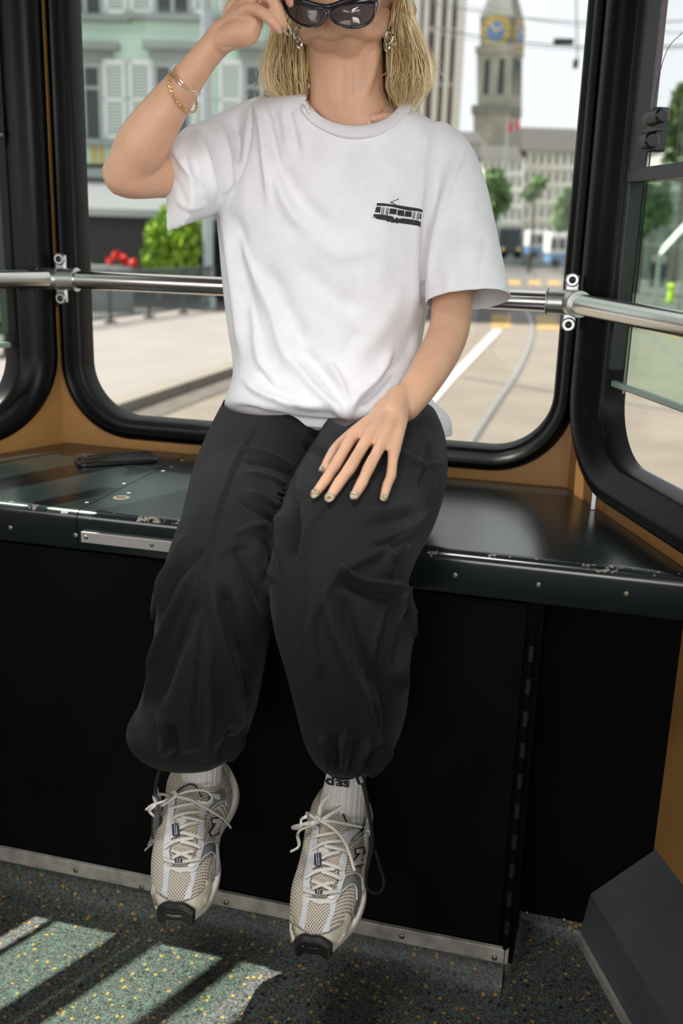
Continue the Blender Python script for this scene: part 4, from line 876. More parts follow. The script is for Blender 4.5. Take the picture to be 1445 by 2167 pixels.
bb.add(*ptube([(735, 78, 1.454, 33), (735, 98, 1.476, 38), (735, 118, 1.500, 42)])); bb.add(*ptube([(696, 84, 1.486, 30), (696, 112, 1.505, 30)])); bb.add(*ptube([(774, 84, 1.486, 30), (774, 112, 1.505, 30)]))
bb.add(*ptube([(745, 262, 1.480, 12), (800, 252, 1.486, 11), (860, 246, 1.51, 11)])); bb.add(*ptube([(722, 262, 1.480, 12), (670, 250, 1.486, 11), (620, 238, 1.51, 11)]))
# head, tilted back
HO = np.array(atY(733, 8, 1.515)); hf = np.array((.02, -.87, .49)); hf /= np.linalg.norm(hf); hx_ = np.array((1.0, .03, .03)); hx_ -= hf*(hx_ @ hf); hx_ /= np.linalg.norm(hx_); hu = np.cross(hx_, hf); hu = hu if hu[2] > 0 else -hu
def HP(a, b, c): return HO+hx_*a+hf*b+hu*c        # right, forward, up of the face
def ell(c, r, ax=(None,)*3, n=20):
    v = []; f = []; c = np.array(c)
    for i in range(n+1):
        for k in range(2*n):
            t, p = math.pi*i/n, math.pi*k/n; v.append(c+hx_*r[0]*math.sin(t)*math.cos(p)+hf*r[1]*math.sin(t)*math.sin(p)+hu*r[2]*math.cos(t))
    f = [(i*2*n+k, i*2*n+(k+1) % (2*n), (i+1)*2*n+(k+1) % (2*n), (i+1)*2*n+k) for i in range(n) for k in range(2*n)]; return v, f
bb.add(*ell(HP(0, -.018, .045), (.070, .090, .082)))                       # skull
bb.add(*ell(HP(0, .030, -.005), (.058, .056, .088)))                       # face
bb.add(*ell(HP(0, .028, -.062), (.048, .050, .034)))                       # jaw
bb.add(*ell(HP(0, .060, -.082), (.026, .024, .021)))                      # chin
for s in (-1, 1):
    bb.add(*stube([HP(s*.056, -.006, -.02), HP(s*.048, .010, -.058), HP(s*.031, .046, -.080), HP(s*.008, .066, -.088)], [.013, .013, .013, .013]))     # jaw line
    bb.add(*ell(HP(s*.038, .060, -.006), (.022, .019, .021)))              # cheekbone
    bb.add(*stube([HP(s*.014, .080, .040), HP(s*.030, .079, .043), HP(s*.046, .068, .038)], [.006, .007, .005]))   # brow
    bb.add(*ell(HP(s*.031, .070, .0285), (.0155, .0125, .0062), n=12)); bb.add(*ell(HP(s*.031, .070, .0115), (.0145, .0115, .0050), n=12))   # eyelids
    bb.add(*stube([HP(s*.067, -.016, .030), HP(s*.075, -.024, .028), HP(s*.078, -.026, .004), HP(s*.073, -.018, -.022), HP(s*.065, -.010, -.030)], [.006, .006, .0055, .006, .0075]))   # ear rim and lobe
    bb.add(*ell(HP(s*.072, -.015, .002), (.006, .012, .022)))
    bb.add(*ell(HP(s*.009, .101, -.012), (.0065, .008, .006)))
bb.add(*stube([HP(0, .086, .040), HP(0, .098, .018), HP(0, .112, -.004), HP(0, .100, -.014)], [.0065, .0075, .0085, .0065]))      # nose
bb.add(*ell(HP(0, .035, .055), (.056, .048, .048))); bb.add(*ell(HP(0, .052, -.042), (.030, .032, .026)))
bb.add(*stube([HP(-.022, .076, -.040), HP(-.009, .083, -.0375), HP(0, .083, -.039), HP(.009, .083, -.0375), HP(.022, .076, -.040)], [.0025, .0045, .0042, .0045, .0025]))
bb.add(*stube([HP(-.020, .075, -.0465), HP(0, .082, -.050), HP(.020, .075, -.0465)], [.0025, .0055, .0025]))
# her left arm (right in the photo), hand resting on the thigh
wr = htip(826, 905, .026)
Yw = wr[1]
bb.add(*ptube([(895, 325, 1.56, 44), (945, 380, 1.56, 50), (962, 480, 1.55, 47), (958, 590, 1.525, 44), (955, 660, 1.505, 43), (948, 705, 1.49, 43), (925, 755, 1.455, 43), (890, 812, Yw+.075, 39.5), (856, 860, Yw+.03, 34)], 20))
arm_end = atY(856, 860, Yw+.03)
bb.add(*stube([arm_end, htip(838, 885, .030), htip(822, 912, .026)], [.0215, .0205, .0195], 16))
bb.add(*stube([htip(846, 880, .026), htip(826, 922, .022)], [.017, .017], 14)); bb.add(*stube([htip(832, 884, .028), htip(808, 906, .024)], [.016, .0165], 14))
PX = 1.32/FPX
FING = [  # joints in photo px, radius px, lift over the cloth
 [(808, 905, 17, .026), (745, 961, 14.5, .021), (712, 1003, 12.5, .011), (691, 1030, 11, .008), (671, 1054, 8.5, .0065)],
 [(815, 908, 17, .028), (774, 965, 14.5, .022), (741, 1009, 13, .012), (717, 1038, 11.5, .0085), (700, 1062, 9, .0065)],
 [(828, 912, 17, .026), (799, 973, 14, .020), (776, 1008, 12.5, .011), (762, 1037, 11, .0085), (749, 1059, 9, .0065)],
 [(842, 914, 16, .022), (823, 985, 13, .016), (819, 1020, 11, .010), (812, 1038, 9.8, .0075), (806, 1062, 8, .006)]]
tips = []
for F_ in FING:
    P = [htip(a, b, l) for a, b, r, l in F_]; R = [r*PX for a, b, r, l in F_]
    bb.add(*stube(P[:2], R[:2], 12, 6)); 
    bb.add(*stube([P[1], (P[1]+P[2])/2, P[2], (P[2]+P[3])/2, P[3], P[4]], [R[1]*.92, (R[1]+R[2])/2*.88, R[2]*.97, (R[2]+R[3])/2*.93, R[3], R[4]], 14, 30)); tips.append((P, R))
bb.add(*stube([htip(800, 915, .022), htip(775, 945, .018), htip(790, 960, .016)], [16*PX, 15*PX, 14*PX])); bb.add(*stube([htip(832, 925, .018), htip(815, 960, .016)], [17*PX, 15*PX]))
TH = [(800, 905, 15, .020), (757, 928, 14, .012), (722, 956, 12, .009), (701, 984, 11, .009), (688, 1006, 8.5, .008)]
P = [htip(a, b, l) for a, b, r, l in TH]; R = [r*PX for a, b, r, l in TH]; bb.add(*stube(P, R, 14, 30)); tips.append((P, R))
# her right arm, raised to the glasses
bb.add(*ptube([(600, 290, 1.555, 48), (540, 300, 1.55, 50), (460, 335, 1.50, 50), (380, 362, 1.44, 50), (320, 370, 1.395, 48), (275, 372, 1.365, 47), (258, 368, 1.36, 42)], 20))
bb.add(*ptube([(262, 372, 1.36, 44), (278, 345, 1.36, 50), (303, 303, 1.36, 55), (342, 243, 1.36, 47.5), (381, 189, 1.36, 38.5), (418, 140, 1.36, 31.5), (448, 103, 1.36, 30), (474, 74, 1.36, 33)], 20))
RP = [(470, 78, 1.36, 31), (505, 52, 1.36, 34), (530, 20, 1.36, 33), (548, -10, 1.36, 26)]
bb.add(*ptube(RP, 18)); bb.add(*ptube([(472, 86, 1.352, 26), (500, 72, 1.345, 28), (522, 68, 1.345, 28), (538, 50, 1.345, 20)], 16)); bb.add(*ptube([(490, 30, 1.37, 20), (510, 0, 1.37, 22), (540, -22, 1.37, 20)], 14))
tips2 = []
for F_ in ([(508, 30, 1.345, 14), (530, 18, 1.335, 13.5), (556, 28, 1.325, 12.5), (577, 48, 1.325, 11), (593, 66, 1.33, 7.5)],
           [(540, -14, 1.345, 14), (572, -4, 1.33, 13), (587, 22, 1.33, 11.5), (597, 42, 1.335, 10), (604, 58, 1.34, 7)],
           [(552, -20, 1.36, 14), (590, -34, 1.345, 12.5), (608, -10, 1.348, 11), (614, 8, 1.352, 8.5)],
           [(556, -30, 1.37, 13), (590, -62, 1.36, 11), (612, -44, 1.36, 10), (618, -26, 1.36, 8)],
           [(520, 34, 1.37, 15), (548, 20, 1.385, 13.5), (575, 6, 1.39, 12), (594, -2, 1.386, 9)]):
    bb.add(*ptube(F_, 14, 30)); tips2.append([atY(*q[:3]) for q in F_])
bm_ = fuse(bb, .0021, 6, .5)
sculpt(bm_, [([(704, 998), (714, 1006), (724, 1010)], 1.6, -.0005), ([(733, 1004), (741, 1010), (752, 1013)], 1.6, -.0005), ([(768, 1003), (777, 1009), (786, 1010)], 1.6, -.0005), ([(710, 1033), (718, 1040), (727, 1042)], 1.6, -.0006), ([(755, 1034), (763, 1039), (770, 1040)], 1.5, -.0005), ([(684, 1024), (692, 1030), (700, 1033)], 1.5, -.0005),
 ([(740, 955), (748, 962), (754, 968)], 7, .0012), ([(768, 962), (776, 966), (782, 972)], 7, .0014), ([(795, 970), (802, 974), (806, 980)], 6, .0012), ([(805, 920), (802, 945), (799, 968)], 4, .0008), ([(790, 925), (782, 945), (776, 960)], 4, .0007), ([(832, 880), (848, 900), (856, 915)], 8, .0012),
 ([(448, 118), (470, 102), (492, 100)], 2.5, -.0009), ([(455, 96), (478, 98), (500, 104)], 2.5, -.0008), ([(690, 190), (712, 225), (730, 250)], 9, .001), ([(725, 130), (724, 180), (728, 230)], 9, -.0015), ([(750, 130), (752, 180), (748, 230)], 9, -.0012), ([(845, 215), (815, 235), (780, 250)], 7, .0018)])
bm_.polygons.foreach_set('use_smooth', [True]*len(bm_.polygons)); bm_.materials.append(M['skin'])
PERSON = link('person', bm_, label='seated blond person in white t-shirt and baggy black trousers, one hand raised to the sunglasses', cat='person')
link('trousers', pm, PERSON, label='baggy black trousers gathered at the ankles')
sol = bpy.data.objects['trousers'].modifiers.new('s', 'SOLIDIFY'); sol.thickness = .0015; sol.offset = -1
BB = bvh_of(bm_)
# ---------------- t-shirt
sb = MB()
TO = [(454, 935, 958, 968, 1.565, .100, .11), (456, 895, 955, 925, 1.565, .112, .11), (466, 868, 950, 894, 1.562, .114, .11), (488, 848, 922, 864, 1.56, .142, .11), (500, 826, 905, 836, 1.56, .172, .11), (512, 785, 890, 795, 1.56, .160, .11), (508, 745, 888, 750, 1.56, .142, .11), (499, 700, 894, 700, 1.56, .136, .11), (491, 650, 904, 650, 1.56, .132, .11),
      (484, 590, 912, 590, 1.56, .130, .11), (478, 520, 918, 520, 1.56, .130, .11), (472, 450, 925, 455, 1.56, .126, .11), (478, 390, 945, 395, 1.56, .120, .105), (492, 325, 972, 340, 1.56, .114, .095), (506, 272, 968, 305, 1.56, .108, .08), (528, 232, 935, 268, 1.56, .100, .068), (575, 213, 900, 246, 1.56, .090, .058), (618, 208, 880, 236, 1.56, .084, .055)]
sb.add(*ringmesh(TO, 56, 2.35))
sb.add(*ringmesh([(840, 330, 940, 255, 1.56, .060), (872, 380, 992, 300, 1.56, .066), (892, 430, 1024, 375, 1.555, .068), (901, 500, 1046, 465, 1.545, .068), (903, 570, 1063, 545, 1.53, .068), (902, 643, 1081, 628, 1.51, .066), (901, 675, 1088, 660, 1.505, .066)], 40, 2.2))
sb.add(*ringmesh([(590, 208, 560, 480, 1.56, .06), (548, 203, 500, 468, 1.555, .066), (505, 222, 474, 452, 1.54, .068), (455, 249, 440, 455, 1.51, .066), (405, 270, 408, 468, 1.465, .064), (362, 296, 384, 478, 1.425, .062), (338, 312, 362, 490, 1.405, .062)], 40, 2.15))
sm = fuse(sb, .0040, 4, .5)
h1, h2, h3 = atY(470, 876, 1.56), atY(712, 914, 1.44), atY(946, 922, 1.56); hemn = np.cross(h2-h1, h3-h1); hemn = hemn if hemn[2] < 0 else -hemn; hemc = (h1+h3)/2
cu_bvh = bvh_of(sm)
ci = [(655, 208, 1.525), (664, 232, 1.498), (690, 252, 1.474), (725, 264, 1.464), (765, 266, 1.462), (805, 256, 1.468), (835, 236, 1.488), (850, 214, 1.52), (835, 190, 1.590), (750, 176, 1.612), (672, 180, 1.595)]
cu_ = [(640, 220, 1.530), (652, 252, 1.484), (684, 276, 1.450), (724, 291, 1.434), (768, 293, 1.432), (812, 281, 1.438), (848, 256, 1.468), (868, 226, 1.52), (850, 196, 1.605), (750, 182, 1.63), (656, 188, 1.608)]
for i_ in range(8):
    h_, _n = hit(cu_bvh, cu_[i_][0], cu_[i_][1], .0015, 1.5); cu_[i_] = (cu_[i_][0], cu_[i_][1], float(h_[1])-.0005)
    if 1 <= i_ <= 6: ci[i_] = (ci[i_][0], ci[i_][1], float(h_[1])+.012)
cutaway(sm, [((atY(992, 636, 1.51)), atY(996, 700, 1.50)-atY(990, 620, 1.515), .085, lambda c: proj(c)[0] > 899), (atY(366, 385, 1.43), (-1, -.06, .05), .10),
             (hemc, hemn, .27)])
W_S = [
 ([(540, 205), (553, 250), (562, 310), (568, 370), (572, 440)], 7, .006, .35), ([(556, 215), (572, 280), (582, 330), (590, 380)], 9, -.005), ([(566, 310), (590, 385), (615, 440), (650, 490)], 11, .005, .35), ([(590, 330), (620, 400), (660, 450), (700, 480)], 20, -.005),
 ([(596, 225), (606, 270), (612, 330)], 6, .0028), ([(608, 225), (620, 275), (632, 330)], 6, -.003), ([(622, 232), (636, 280), (648, 325)], 6, .0022), ([(576, 220), (586, 260), (594, 300)], 5, -.0025),
 ([(534, 218), (528, 300), (508, 370), (464, 428)], 3, -.0022), ([(528, 215), (520, 290), (500, 360), (462, 420)], 5, .0015),
 ([(412, 272), (432, 318), (448, 380), (455, 428)], 7, .005, .3), ([(432, 268), (455, 320), (466, 380), (468, 430)], 8, -.005), ([(362, 312), (395, 355), (425, 395), (446, 424)], 5, .0028, .4), ([(460, 252), (478, 310), (485, 370), (475, 425)], 7, .004), ([(490, 238), (505, 300), (503, 350)], 7, -.004), ([(395, 290), (410, 350), (420, 420)], 9, -.003), ([(372, 420), (400, 440), (440, 430)], 6, .002),
 ([(354, 305), (352, 335), (372, 380), (390, 416), (398, 460)], 3, -.0007),
 ([(470, 440), (482, 500), (492, 580), (505, 680), (512, 760)], 9, .005), ([(500, 450), (505, 520), (520, 620), (540, 730)], 16, -.006), ([(485, 470), (530, 560), (575, 650), (600, 740), (632, 800)], 11, .0045, .3), ([(560, 560), (610, 660), (650, 740)], 20, -.005),
 ([(520, 620), (540, 700), (560, 780), (600, 840)], 10, .005, .3), ([(545, 780), (580, 820), (625, 850)], 9, -.006), ([(600, 720), (650, 800), (700, 850), (745, 868)], 9, .006, .35), ([(640, 740), (690, 800), (735, 850)], 12, -.007), ([(690, 760), (720, 810), (738, 866)], 8, .006), ([(740, 868), (760, 840), (800, 800), (830, 740)], 9, .006, -.3), ([(765, 860), (800, 826), (842, 770)], 9, -.007), ([(800, 862), (825, 830), (862, 770), (880, 700)], 8, .0065), ([(830, 850), (850, 810), (878, 750)], 7, -.005),
 ([(515, 800), (545, 828), (590, 846), (640, 856), (690, 860)], 7, .005), ([(700, 858), (740, 872), (790, 866), (850, 838)], 7, .005), ([(490, 860), (560, 868), (640, 884), (720, 892)], 6, -.0025), ([(520, 858), (600, 872), (700, 880), (800, 872)], 5, .0022), ([(560, 868), (640, 896), (740, 903), (820, 890)], 4, .002),
 ([(960, 282), (945, 340), (930, 400), (918, 470)], 3.5, -.002), ([(985, 310), (955, 380), (930, 470), (912, 560), (904, 640)], 10, .0045, .3), ([(930, 330), (915, 420), (900, 520), (895, 640)], 11, -.0065), ([(900, 300), (888, 400), (880, 500), (878, 600), (866, 700)], 13, .004), ([(905, 275), (895, 320), (885, 350)], 6, .0025), ([(1000, 400), (985, 480), (975, 560)], 16, .002), ([(1030, 500), (1020, 560), (1000, 620)], 9, -.002), ([(945, 560), (950, 600), (946, 640)], 8, .0016),
 ([(720, 320), (730, 420), (720, 520)], 26, -.003), ([(800, 320), (812, 420), (800, 560), (790, 680)], 24, .003), ([(660, 500), (720, 540), (800, 520)], 16, .002), ([(640, 560), (700, 620), (780, 660)], 22, -.003), ([(860, 600), (800, 700), (740, 760)], 22, .003), ([(905, 628), (980, 630), (1076, 613)], 3, -.0007), ([(760, 700), (720, 770)], 16, -.003)]
sculpt(sm, W_S, [(14, 10, .0012)], 1.75)
sm.polygons.foreach_set('use_smooth', [True]*len(sm.polygons)); sm.materials.append(M['shirt'])
SH = link('t_shirt', sm, PERSON, label='oversized white cotton t-shirt with a small black tram print')
q = SH.modifiers.new('s', 'SOLIDIFY'); q.thickness = .0016; q.offset = -1
SB = bvh_of(sm)
# ribbed collar
def closed(L, n): 
    P = [atY(*p) for p in L]; P = P[-2:]+P+P[:3]; P = np.array(P); out = []
    for u in np.linspace(2, len(L)+2, n, endpoint=False):
        i = int(u); t = u-i; a, b, c, d = P[i-1:i+3]; out.append(.5*(2*b+(c-a)*t+(2*a-5*b+4*c-d)*t*t+(3*b-a-3*c+d)*t**3))
    return np.array(out)
A, B = closed(ci, 160), closed(cu_, 160)
kw = np.clip((B[:, 1:2]-1.49)/.03, 0, 1); nk = A*(.40-.32*kw)+B*(.60+.32*kw)
bm = bmesh.new(); bm.from_mesh(sm)
def innk(c):
    if c.z < 1.18: return False
    r = False; j = len(nk)-1
    for i in range(len(nk)):
        if (nk[i][1] > c.y) != (nk[j][1] > c.y) and c.x < (nk[j][0]-nk[i][0])*(c.y-nk[i][1])/(nk[j][1]-nk[i][1])+nk[i][0]: r = not r
        j = i
    return r
bmesh.ops.delete(bm, geom=[f for f in bm.faces if innk(f.calc_center_median())], context='FACES'); bm.to_mesh(sm); bm.free(); sm.update()
cen = A.mean(0); v = []
for i in range(160):
    o = (A[i]-cen); o[2] = 0; o /= np.linalg.norm(o); k = .0004*math.sin(i*math.pi)
    for t, h in ((0, -.002), (0, .001), (.1, .0032), (.5, .0042), (.92, .0034), (1.0, .001), (1.0, -.004)): v.append(A[i]*(1-t)+B[i]*t+o*h+np.array((0, 0, h*.4)))
f = [(i*7+k, i*7+(k+1) % 7, ((i+1) % 160)*7+(k+1) % 7, ((i+1) % 160)*7+k) for i in range(160) for k in range(7)]
MB().add(v, f).build('collar', mat('white_rib_collar', (.80, .79, .81), .9, bump=.2, bscale=1200), SH)
# the tram printed on the chest
M['print'] = mat('black_screen_print', (.022, .022, .024), .75)
Zp = lambda u, v: (740+u/7.225, 380+v/7.225)
pr = MB()
def pp(*uv, step=2.4): pr.add(*drape_poly(SB, [Zp(*q) for q in uv], .0007, step, .0004))
pp((415, 358), (500, 360), (600, 374), (700, 385), (820, 405), (950, 425), (1040, 438), (1085, 452), (1108, 470), (1105, 500), (1060, 490), (1020, 482), (900, 474), (780, 448), (640, 415), (540, 405), (410, 400))
pp((408, 415), (475, 418), (465, 508), (383, 500), (395, 450))
for a in (493, 518): pp((a, 422), (a+10, 424), (a-2, 532), (a-14, 530))
for a in (560, 584): pp((a, 432), (a+9, 434), (a-4, 542), (a-16, 540))
pp((618, 440), (712, 452), (716, 462), (706, 534), (602, 524), (602, 516), (612, 445)); pp((734, 460), (832, 474), (824, 562), (722, 545)); pp((850, 480), (946, 490), (940, 574), (832, 566))
for a in (972, 994): pp((a, 492), (a+9, 494), (a-6, 602), (a-18, 598))
for a in (1036, 1056): pp((a, 505), (a+8, 507), (a-8, 612), (a-18, 610))
pp((1078, 518), (1092, 524), (1084, 608), (1064, 600))
pp((366, 528), (480, 532), (560, 545), (640, 560), (668, 574), (672, 600), (692, 604), (700, 582), (740, 584), (742, 602), (800, 590), (920, 606), (1040, 625), (1082, 648), (1080, 700), (1066, 738), (1056, 712), (1000, 700), (940, 690), (780, 668), (740, 660), (725, 672), (705, 668), (690, 650), (676, 662), (630, 655), (605, 635), (592, 648), (570, 645), (555, 625), (480, 616), (410, 602), (395, 580), (366, 565), (360, 545))
pp((342, 577), (400, 580), (400, 587), (342, 584), step=1.5); pp((618, 344), (730, 298), (734, 304), (640, 346), (705, 384), (690, 386), (622, 352), step=1.5); pp((722, 296), (744, 296), (746, 308), (724, 310), step=1.5)
pr.build('tram_print', M['print'], SH, label='small black screen print of a tram car on the chest')
# ---------------- hair
M['hair'] = m = mat('blond_hair', (.62, .43, .20), .42, spec=.4)
b = m.node_tree.nodes['Principled BSDF']; at_ = nd(m, 'ShaderNodeAttribute'); at_.attribute_name = 'tone'; r_ = nd(m, 'ShaderNodeValToRGB')
r_.color_ramp.elements[0].color = (.30, .18, .075, 1); r_.color_ramp.elements[1].color = (.92, .78, .50, 1); q = r_.color_ramp.elements.new(.5); q.color = (.58, .40, .18, 1)
lk(m, at_.outputs['Fac'], r_.inputs['Fac']); lk(m, r_.outputs['Color'], b.inputs['Base Color'])
hm = MB(); tone = []; rng = np.random.default_rng(11)
def lock(P, R, t, n=6, m=16):
    P = spl(P, m); k = np.linspace(0, 1, m); rr = R*np.clip(np.minimum(1, k*6+.4)*np.minimum(1, (1-k)*3.0+.06), 0, 1)
    v, f = tube(P, rr, n, True, .55); hm.add(v, f); tone.extend([t]*len(v))
def side_curve(s, u, dpt, jit):
    """u 0..1 across the sheet from the neck outwards, dpt 0..1 from front to back"""
    J = lambda k: rng.normal()*k*jit
    if s < 0:
        xr_, xo = 650-92*u, 0
        return [np.array(HP(-.030-.03*u, -.03-.05*dpt, .112)), np.array(HP(-.070, -.03-.05*dpt, .06))*1, atY(640-46*u+J(3), 20+J(4), 1.50+.09*dpt), atY(645-68*u+J(4), 80+J(4), 1.50+.09*dpt), atY(648-88*u+J(4), 145+J(4), 1.49+.10*dpt), atY(650-80*u+J(4), 192+J(5), 1.49+.10*dpt), atY(650-42*u+J(5), 222+J(7), 1.50+.09*dpt)]
    return [np.array(HP(.030+.03*u, -.03-.05*dpt, .112)), np.array(HP(.072, -.03-.05*dpt, .06)), atY(838+22*u+J(3), 10+J(4), 1.50+.09*dpt), atY(826+58*u+J(4), 75+J(4), 1.50+.09*dpt), atY(820+88*u+J(4), 135+J(4), 1.49+.10*dpt), atY(818+88*u+J(4), 182+J(5), 1.49+.10*dpt), atY(832+46*u+J(4), 222+4*u+J(6), 1.50+.09*dpt)]
for s in (-1, 1):
    for i in range(150):
        u, dp = rng.random(), rng.random()**.8
        t = .55+.35*u+rng.normal()*.16-(.25 if u < .15 else 0)+(.12 if s > 0 else 0)
        lock(side_curve(s, u, dp, 1), .0042*(.6+rng.random()*.8), float(np.clip(t, .02, 1)))
    for i in range(420):
        u, dp = rng.random()**.8, rng.random()*.7-.08
        lock(side_curve(s, u, dp, 1.5), .0009, float(np.clip(.45+.35*u+rng.normal()*.25, .05, 1)), 4, 20)
    for i in range(28):
        C_ = side_curve(s, 1.02+rng.random()*.08, rng.random()*.6, 2.0); k = rng.normal(size=3)*.012; C_[-2] = C_[-2]+k; C_[-1] = C_[-1]+k*1.5; lock(C_, .00028, .85, 3, 22)
# hair over the skull, parted in the middle and falling to both sides
for i in range(420):
    s = -1 if i % 2 else 1; b0 = rng.uniform(-.105, .066); k = math.sqrt(max(.10, 1-((b0+.018)/.105)**2)); low = -.085 if b0 < .0 else (-.03 if b0 < .035 else .055)
    back = b0 < -.085
    C_ = []
    for ph in (2, 22, 45, 68, 92): t = math.radians(ph); C_.append(HP(s*(.079*k*math.sin(t)+rng.normal()*.0015), b0-.012*math.sin(t)-(.004 if b0 > .03 else 0), .045+.091*k*math.cos(t)))
    if low < .05:
        for c in np.linspace(.02, low, 4): C_.append(HP(s*((.083 if not back else .05)+rng.normal()*.002), b0-.02-.02*(b0 > -.02), c))
    lock(C_, .0078, float(np.clip(.55+rng.normal()*.16, 0, 1)), 6, 14)
for i in range(90):
    a = rng.uniform(-1.2, 1.2); C_ = [HP(.075*math.sin(a)*q, -.018-.105*math.cos(a*.9)*r_c, c) for q, r_c, c in ((.3, .35, .128), (.7, .75, .10), (.95, .95, .06), (1, 1.0, .0), (.95, .97, -.06), (.9, .8, -.10))]
    lock(C_, .0085, float(np.clip(.5+rng.normal()*.15, 0, 1)), 6, 14)
hair = hm.build('hair', M['hair'], PERSON, label='chin-length blond bob')
a_ = hair.data.attributes.new('tone', 'FLOAT', 'POINT'); a_.data.foreach_set('value', tone)
# ---------------- face details (seen only from other places)
for s in (-1, 1):
    ey = MB().add(*ell(HP(s*.031, .069, .020), (.0118, .0118, .0118), n=10)).build('eye', bpy.data.materials.get('eye_white') or mat('eye_white', (.7, .68, .65), .2), PERSON)
    MB().add(*ell(HP(s*.031, .0785, .020), (.0052, .0028, .0052), n=8)).build('iris', bpy.data.materials.get('iris_blue') or mat('iris_blue', (.05, .09, .12), .1), ey)
MB().add(*ell(HP(0, .0835, -.0435), (.020, .0050, .0072), n=10)).build('lips', mat('lip_skin', (.50, .22, .19), .4, sss=.2), PERSON)
# ---------------- sunglasses
sg = empty('sunglasses', 'dark sunglasses held by one hand low in front of the face', 'sunglasses')
M['frame'] = mat('black_acetate', (.012, .013, .016), .22, coat=.4)
m = bpy.data.materials.new('grey_gradient_lens'); m.use_nodes = True; M['lens'] = m
b = m.node_tree.nodes['Principled BSDF']; b.inputs['Base Color'].default_value = (.055, .055, .065, 1); b.inputs['Roughness'].default_value = .06; b.inputs['Coat Weight'].default_value = .5
tr = nd(m, 'ShaderNodeBsdfTransparent'); tr.inputs[0].default_value = (.42, .40, .42, 1); mx = nd(m, 'ShaderNodeMixShader'); g_ = nd(m, 'ShaderNodeNewGeometry'); sx = nd(m, 'ShaderNodeSeparateXYZ'); mr = nd(m, 'ShaderNodeMapRange')
zlo, zhi = atY(700, 58, 1.372)[2], atY(700, 0, 1.372)[2]; mr.inputs['From Min'].default_value = zlo; mr.inputs['From Max'].default_value = zhi; mr.inputs['To Min'].default_value = .62; mr.inputs['To Max'].default_value = .12
lk(m, g_.outputs['Position'], sx.inputs[0]); lk(m, sx.outputs['Z'], mr.inputs['Value']); lk(m, mr.outputs[0], mx.inputs[0]); lk(m, b.outputs[0], mx.inputs[1]); lk(m, tr.outputs[0], mx.inputs[2]); lk(m, mx.outputs[0], m.node_tree.nodes['Material Output'].inputs[0])
gY = lambda x: 1.366+.018*((x-697)/100)**2
LENS = [[(602, 2), (606, 20), (617, 38), (636, 51), (658, 56), (676, 52), (687, 38), (690, 25), (678, 16), (652, 9), (625, 3)], [(696, 27), (703, 42), (720, 53), (745, 58), (770, 54), (786, 42), (793, 24), (795, 4), (775, 2), (745, 5), (715, 11), (702, 18)]]
for L_ in LENS:
    P = np.array([atY(x, y, gY(x)) for x, y in L_]); c = P.mean(0)
    Q = np.array([p for p in closed([(x, y, gY(x)) for x, y in L_], 60)]); v = []; 
    for k in (1.0, .75, .5, .25, .01): v += [c+(q-c)*k+np.array((0, -.004*(1-k*k), 0)) for q in Q]
    nn = 60; f = [(i*nn+k, i*nn+(k+1) % nn, (i+1)*nn+(k+1) % nn, (i+1)*nn+k) for i in range(4) for k in range(nn)]+[tuple(range(4*nn, 5*nn))]
    MB().add(v, f).build('lens', M['lens'], sg)
    R_ = np.array([.0019+.0018*max(0, min(1, (30-L_y)/30)) for L_y in proj(Q)[:, 1]]); Qc = np.vstack([Q, Q[:1]])
    MB().add(*tube(Qc, np.append(R_, R_[0]), 10, False)).build('rim', M['frame'], sg)
MB().add(*tube(spl([atY(684, 20, 1.366), atY(693, 14, 1.362), atY(704, 14, 1.366)], 8), .0032, 10)).build('bridge', M['frame'], sg)
MB().add(*tube(spl([atY(599, -8, 1.372), atY(640, 2, 1.366), atY(690, 14, 1.364), atY(740, 0, 1.366), atY(797, -6, 1.384)], 30), .0034, 10)).build('brow_bar', M['frame'], sg)
for x0, s in ((598, -1), (797, 1)):
    MB().add(*tube(spl([atY(x0, -4, gY(x0)), atY(x0+s*3, -20, 1.42), HP(s*.080, -.02, .045), HP(s*.082, -.05, .03)], 20), [.0045]*12+[.003]*8, 10, True, .5)).build('temple', M['frame'], sg)
# ---------------- jewellery
M['silver'] = mat('silver', (.93, .91, .88), .2, 1); M['gold'] = mat('gold', (.85, .60, .28), .18, 1)
def ring3(c, a, b, r, n=28):
    c, a, b = [np.array(q, float) for q in (c, a, b)]; P = np.array([c+a*math.cos(t)+b*math.sin(t) for t in np.linspace(0, 2*math.pi, n+1)]); return tube(P, r, 8, False)
for x, y, Yc, s in ((631, 72, 1.452, -1), (822, 78, 1.452, 1)):
    e = MB().add(*ring3(atY(x, y, Yc), CR*.0052, CU*.0082, .0017)).build('earring', M['silver'], PERSON)
    MB().add(*ring3(atY(x+3*s*-1, y+17, Yc-.001), CR*.0048*.8-np.array((0, .003, 0)), CU*.0078, .0017)).build('link', M['silver'], e)
e = MB().add(*ring3(atY(832, 86, 1.458), CR*.003+np.array((0, .004, 0)), CU*.0055, .0009)).build('hoop_earring', M['gold'], PERSON)
P = drape_line(BB, [(826, 208), (816, 224), (800, 244), (784, 258), (768, 270)], .0012, 26, 1.46); mb = MB()
for i in range(25):
    d = P[i+1]-P[i]; L_ = np.linalg.norm(d); d /= L_; c = (P[i]+P[i+1])/2; nrm = (CC-c)/np.linalg.norm(CC-c); s_ = np.cross(d, nrm); w_ = s_ if i % 2 else nrm; mb.add(*ring3(c, d*L_*.62, w_*.0011, .00035, 10))
mb.build('necklace', M['silver'], PERSON)
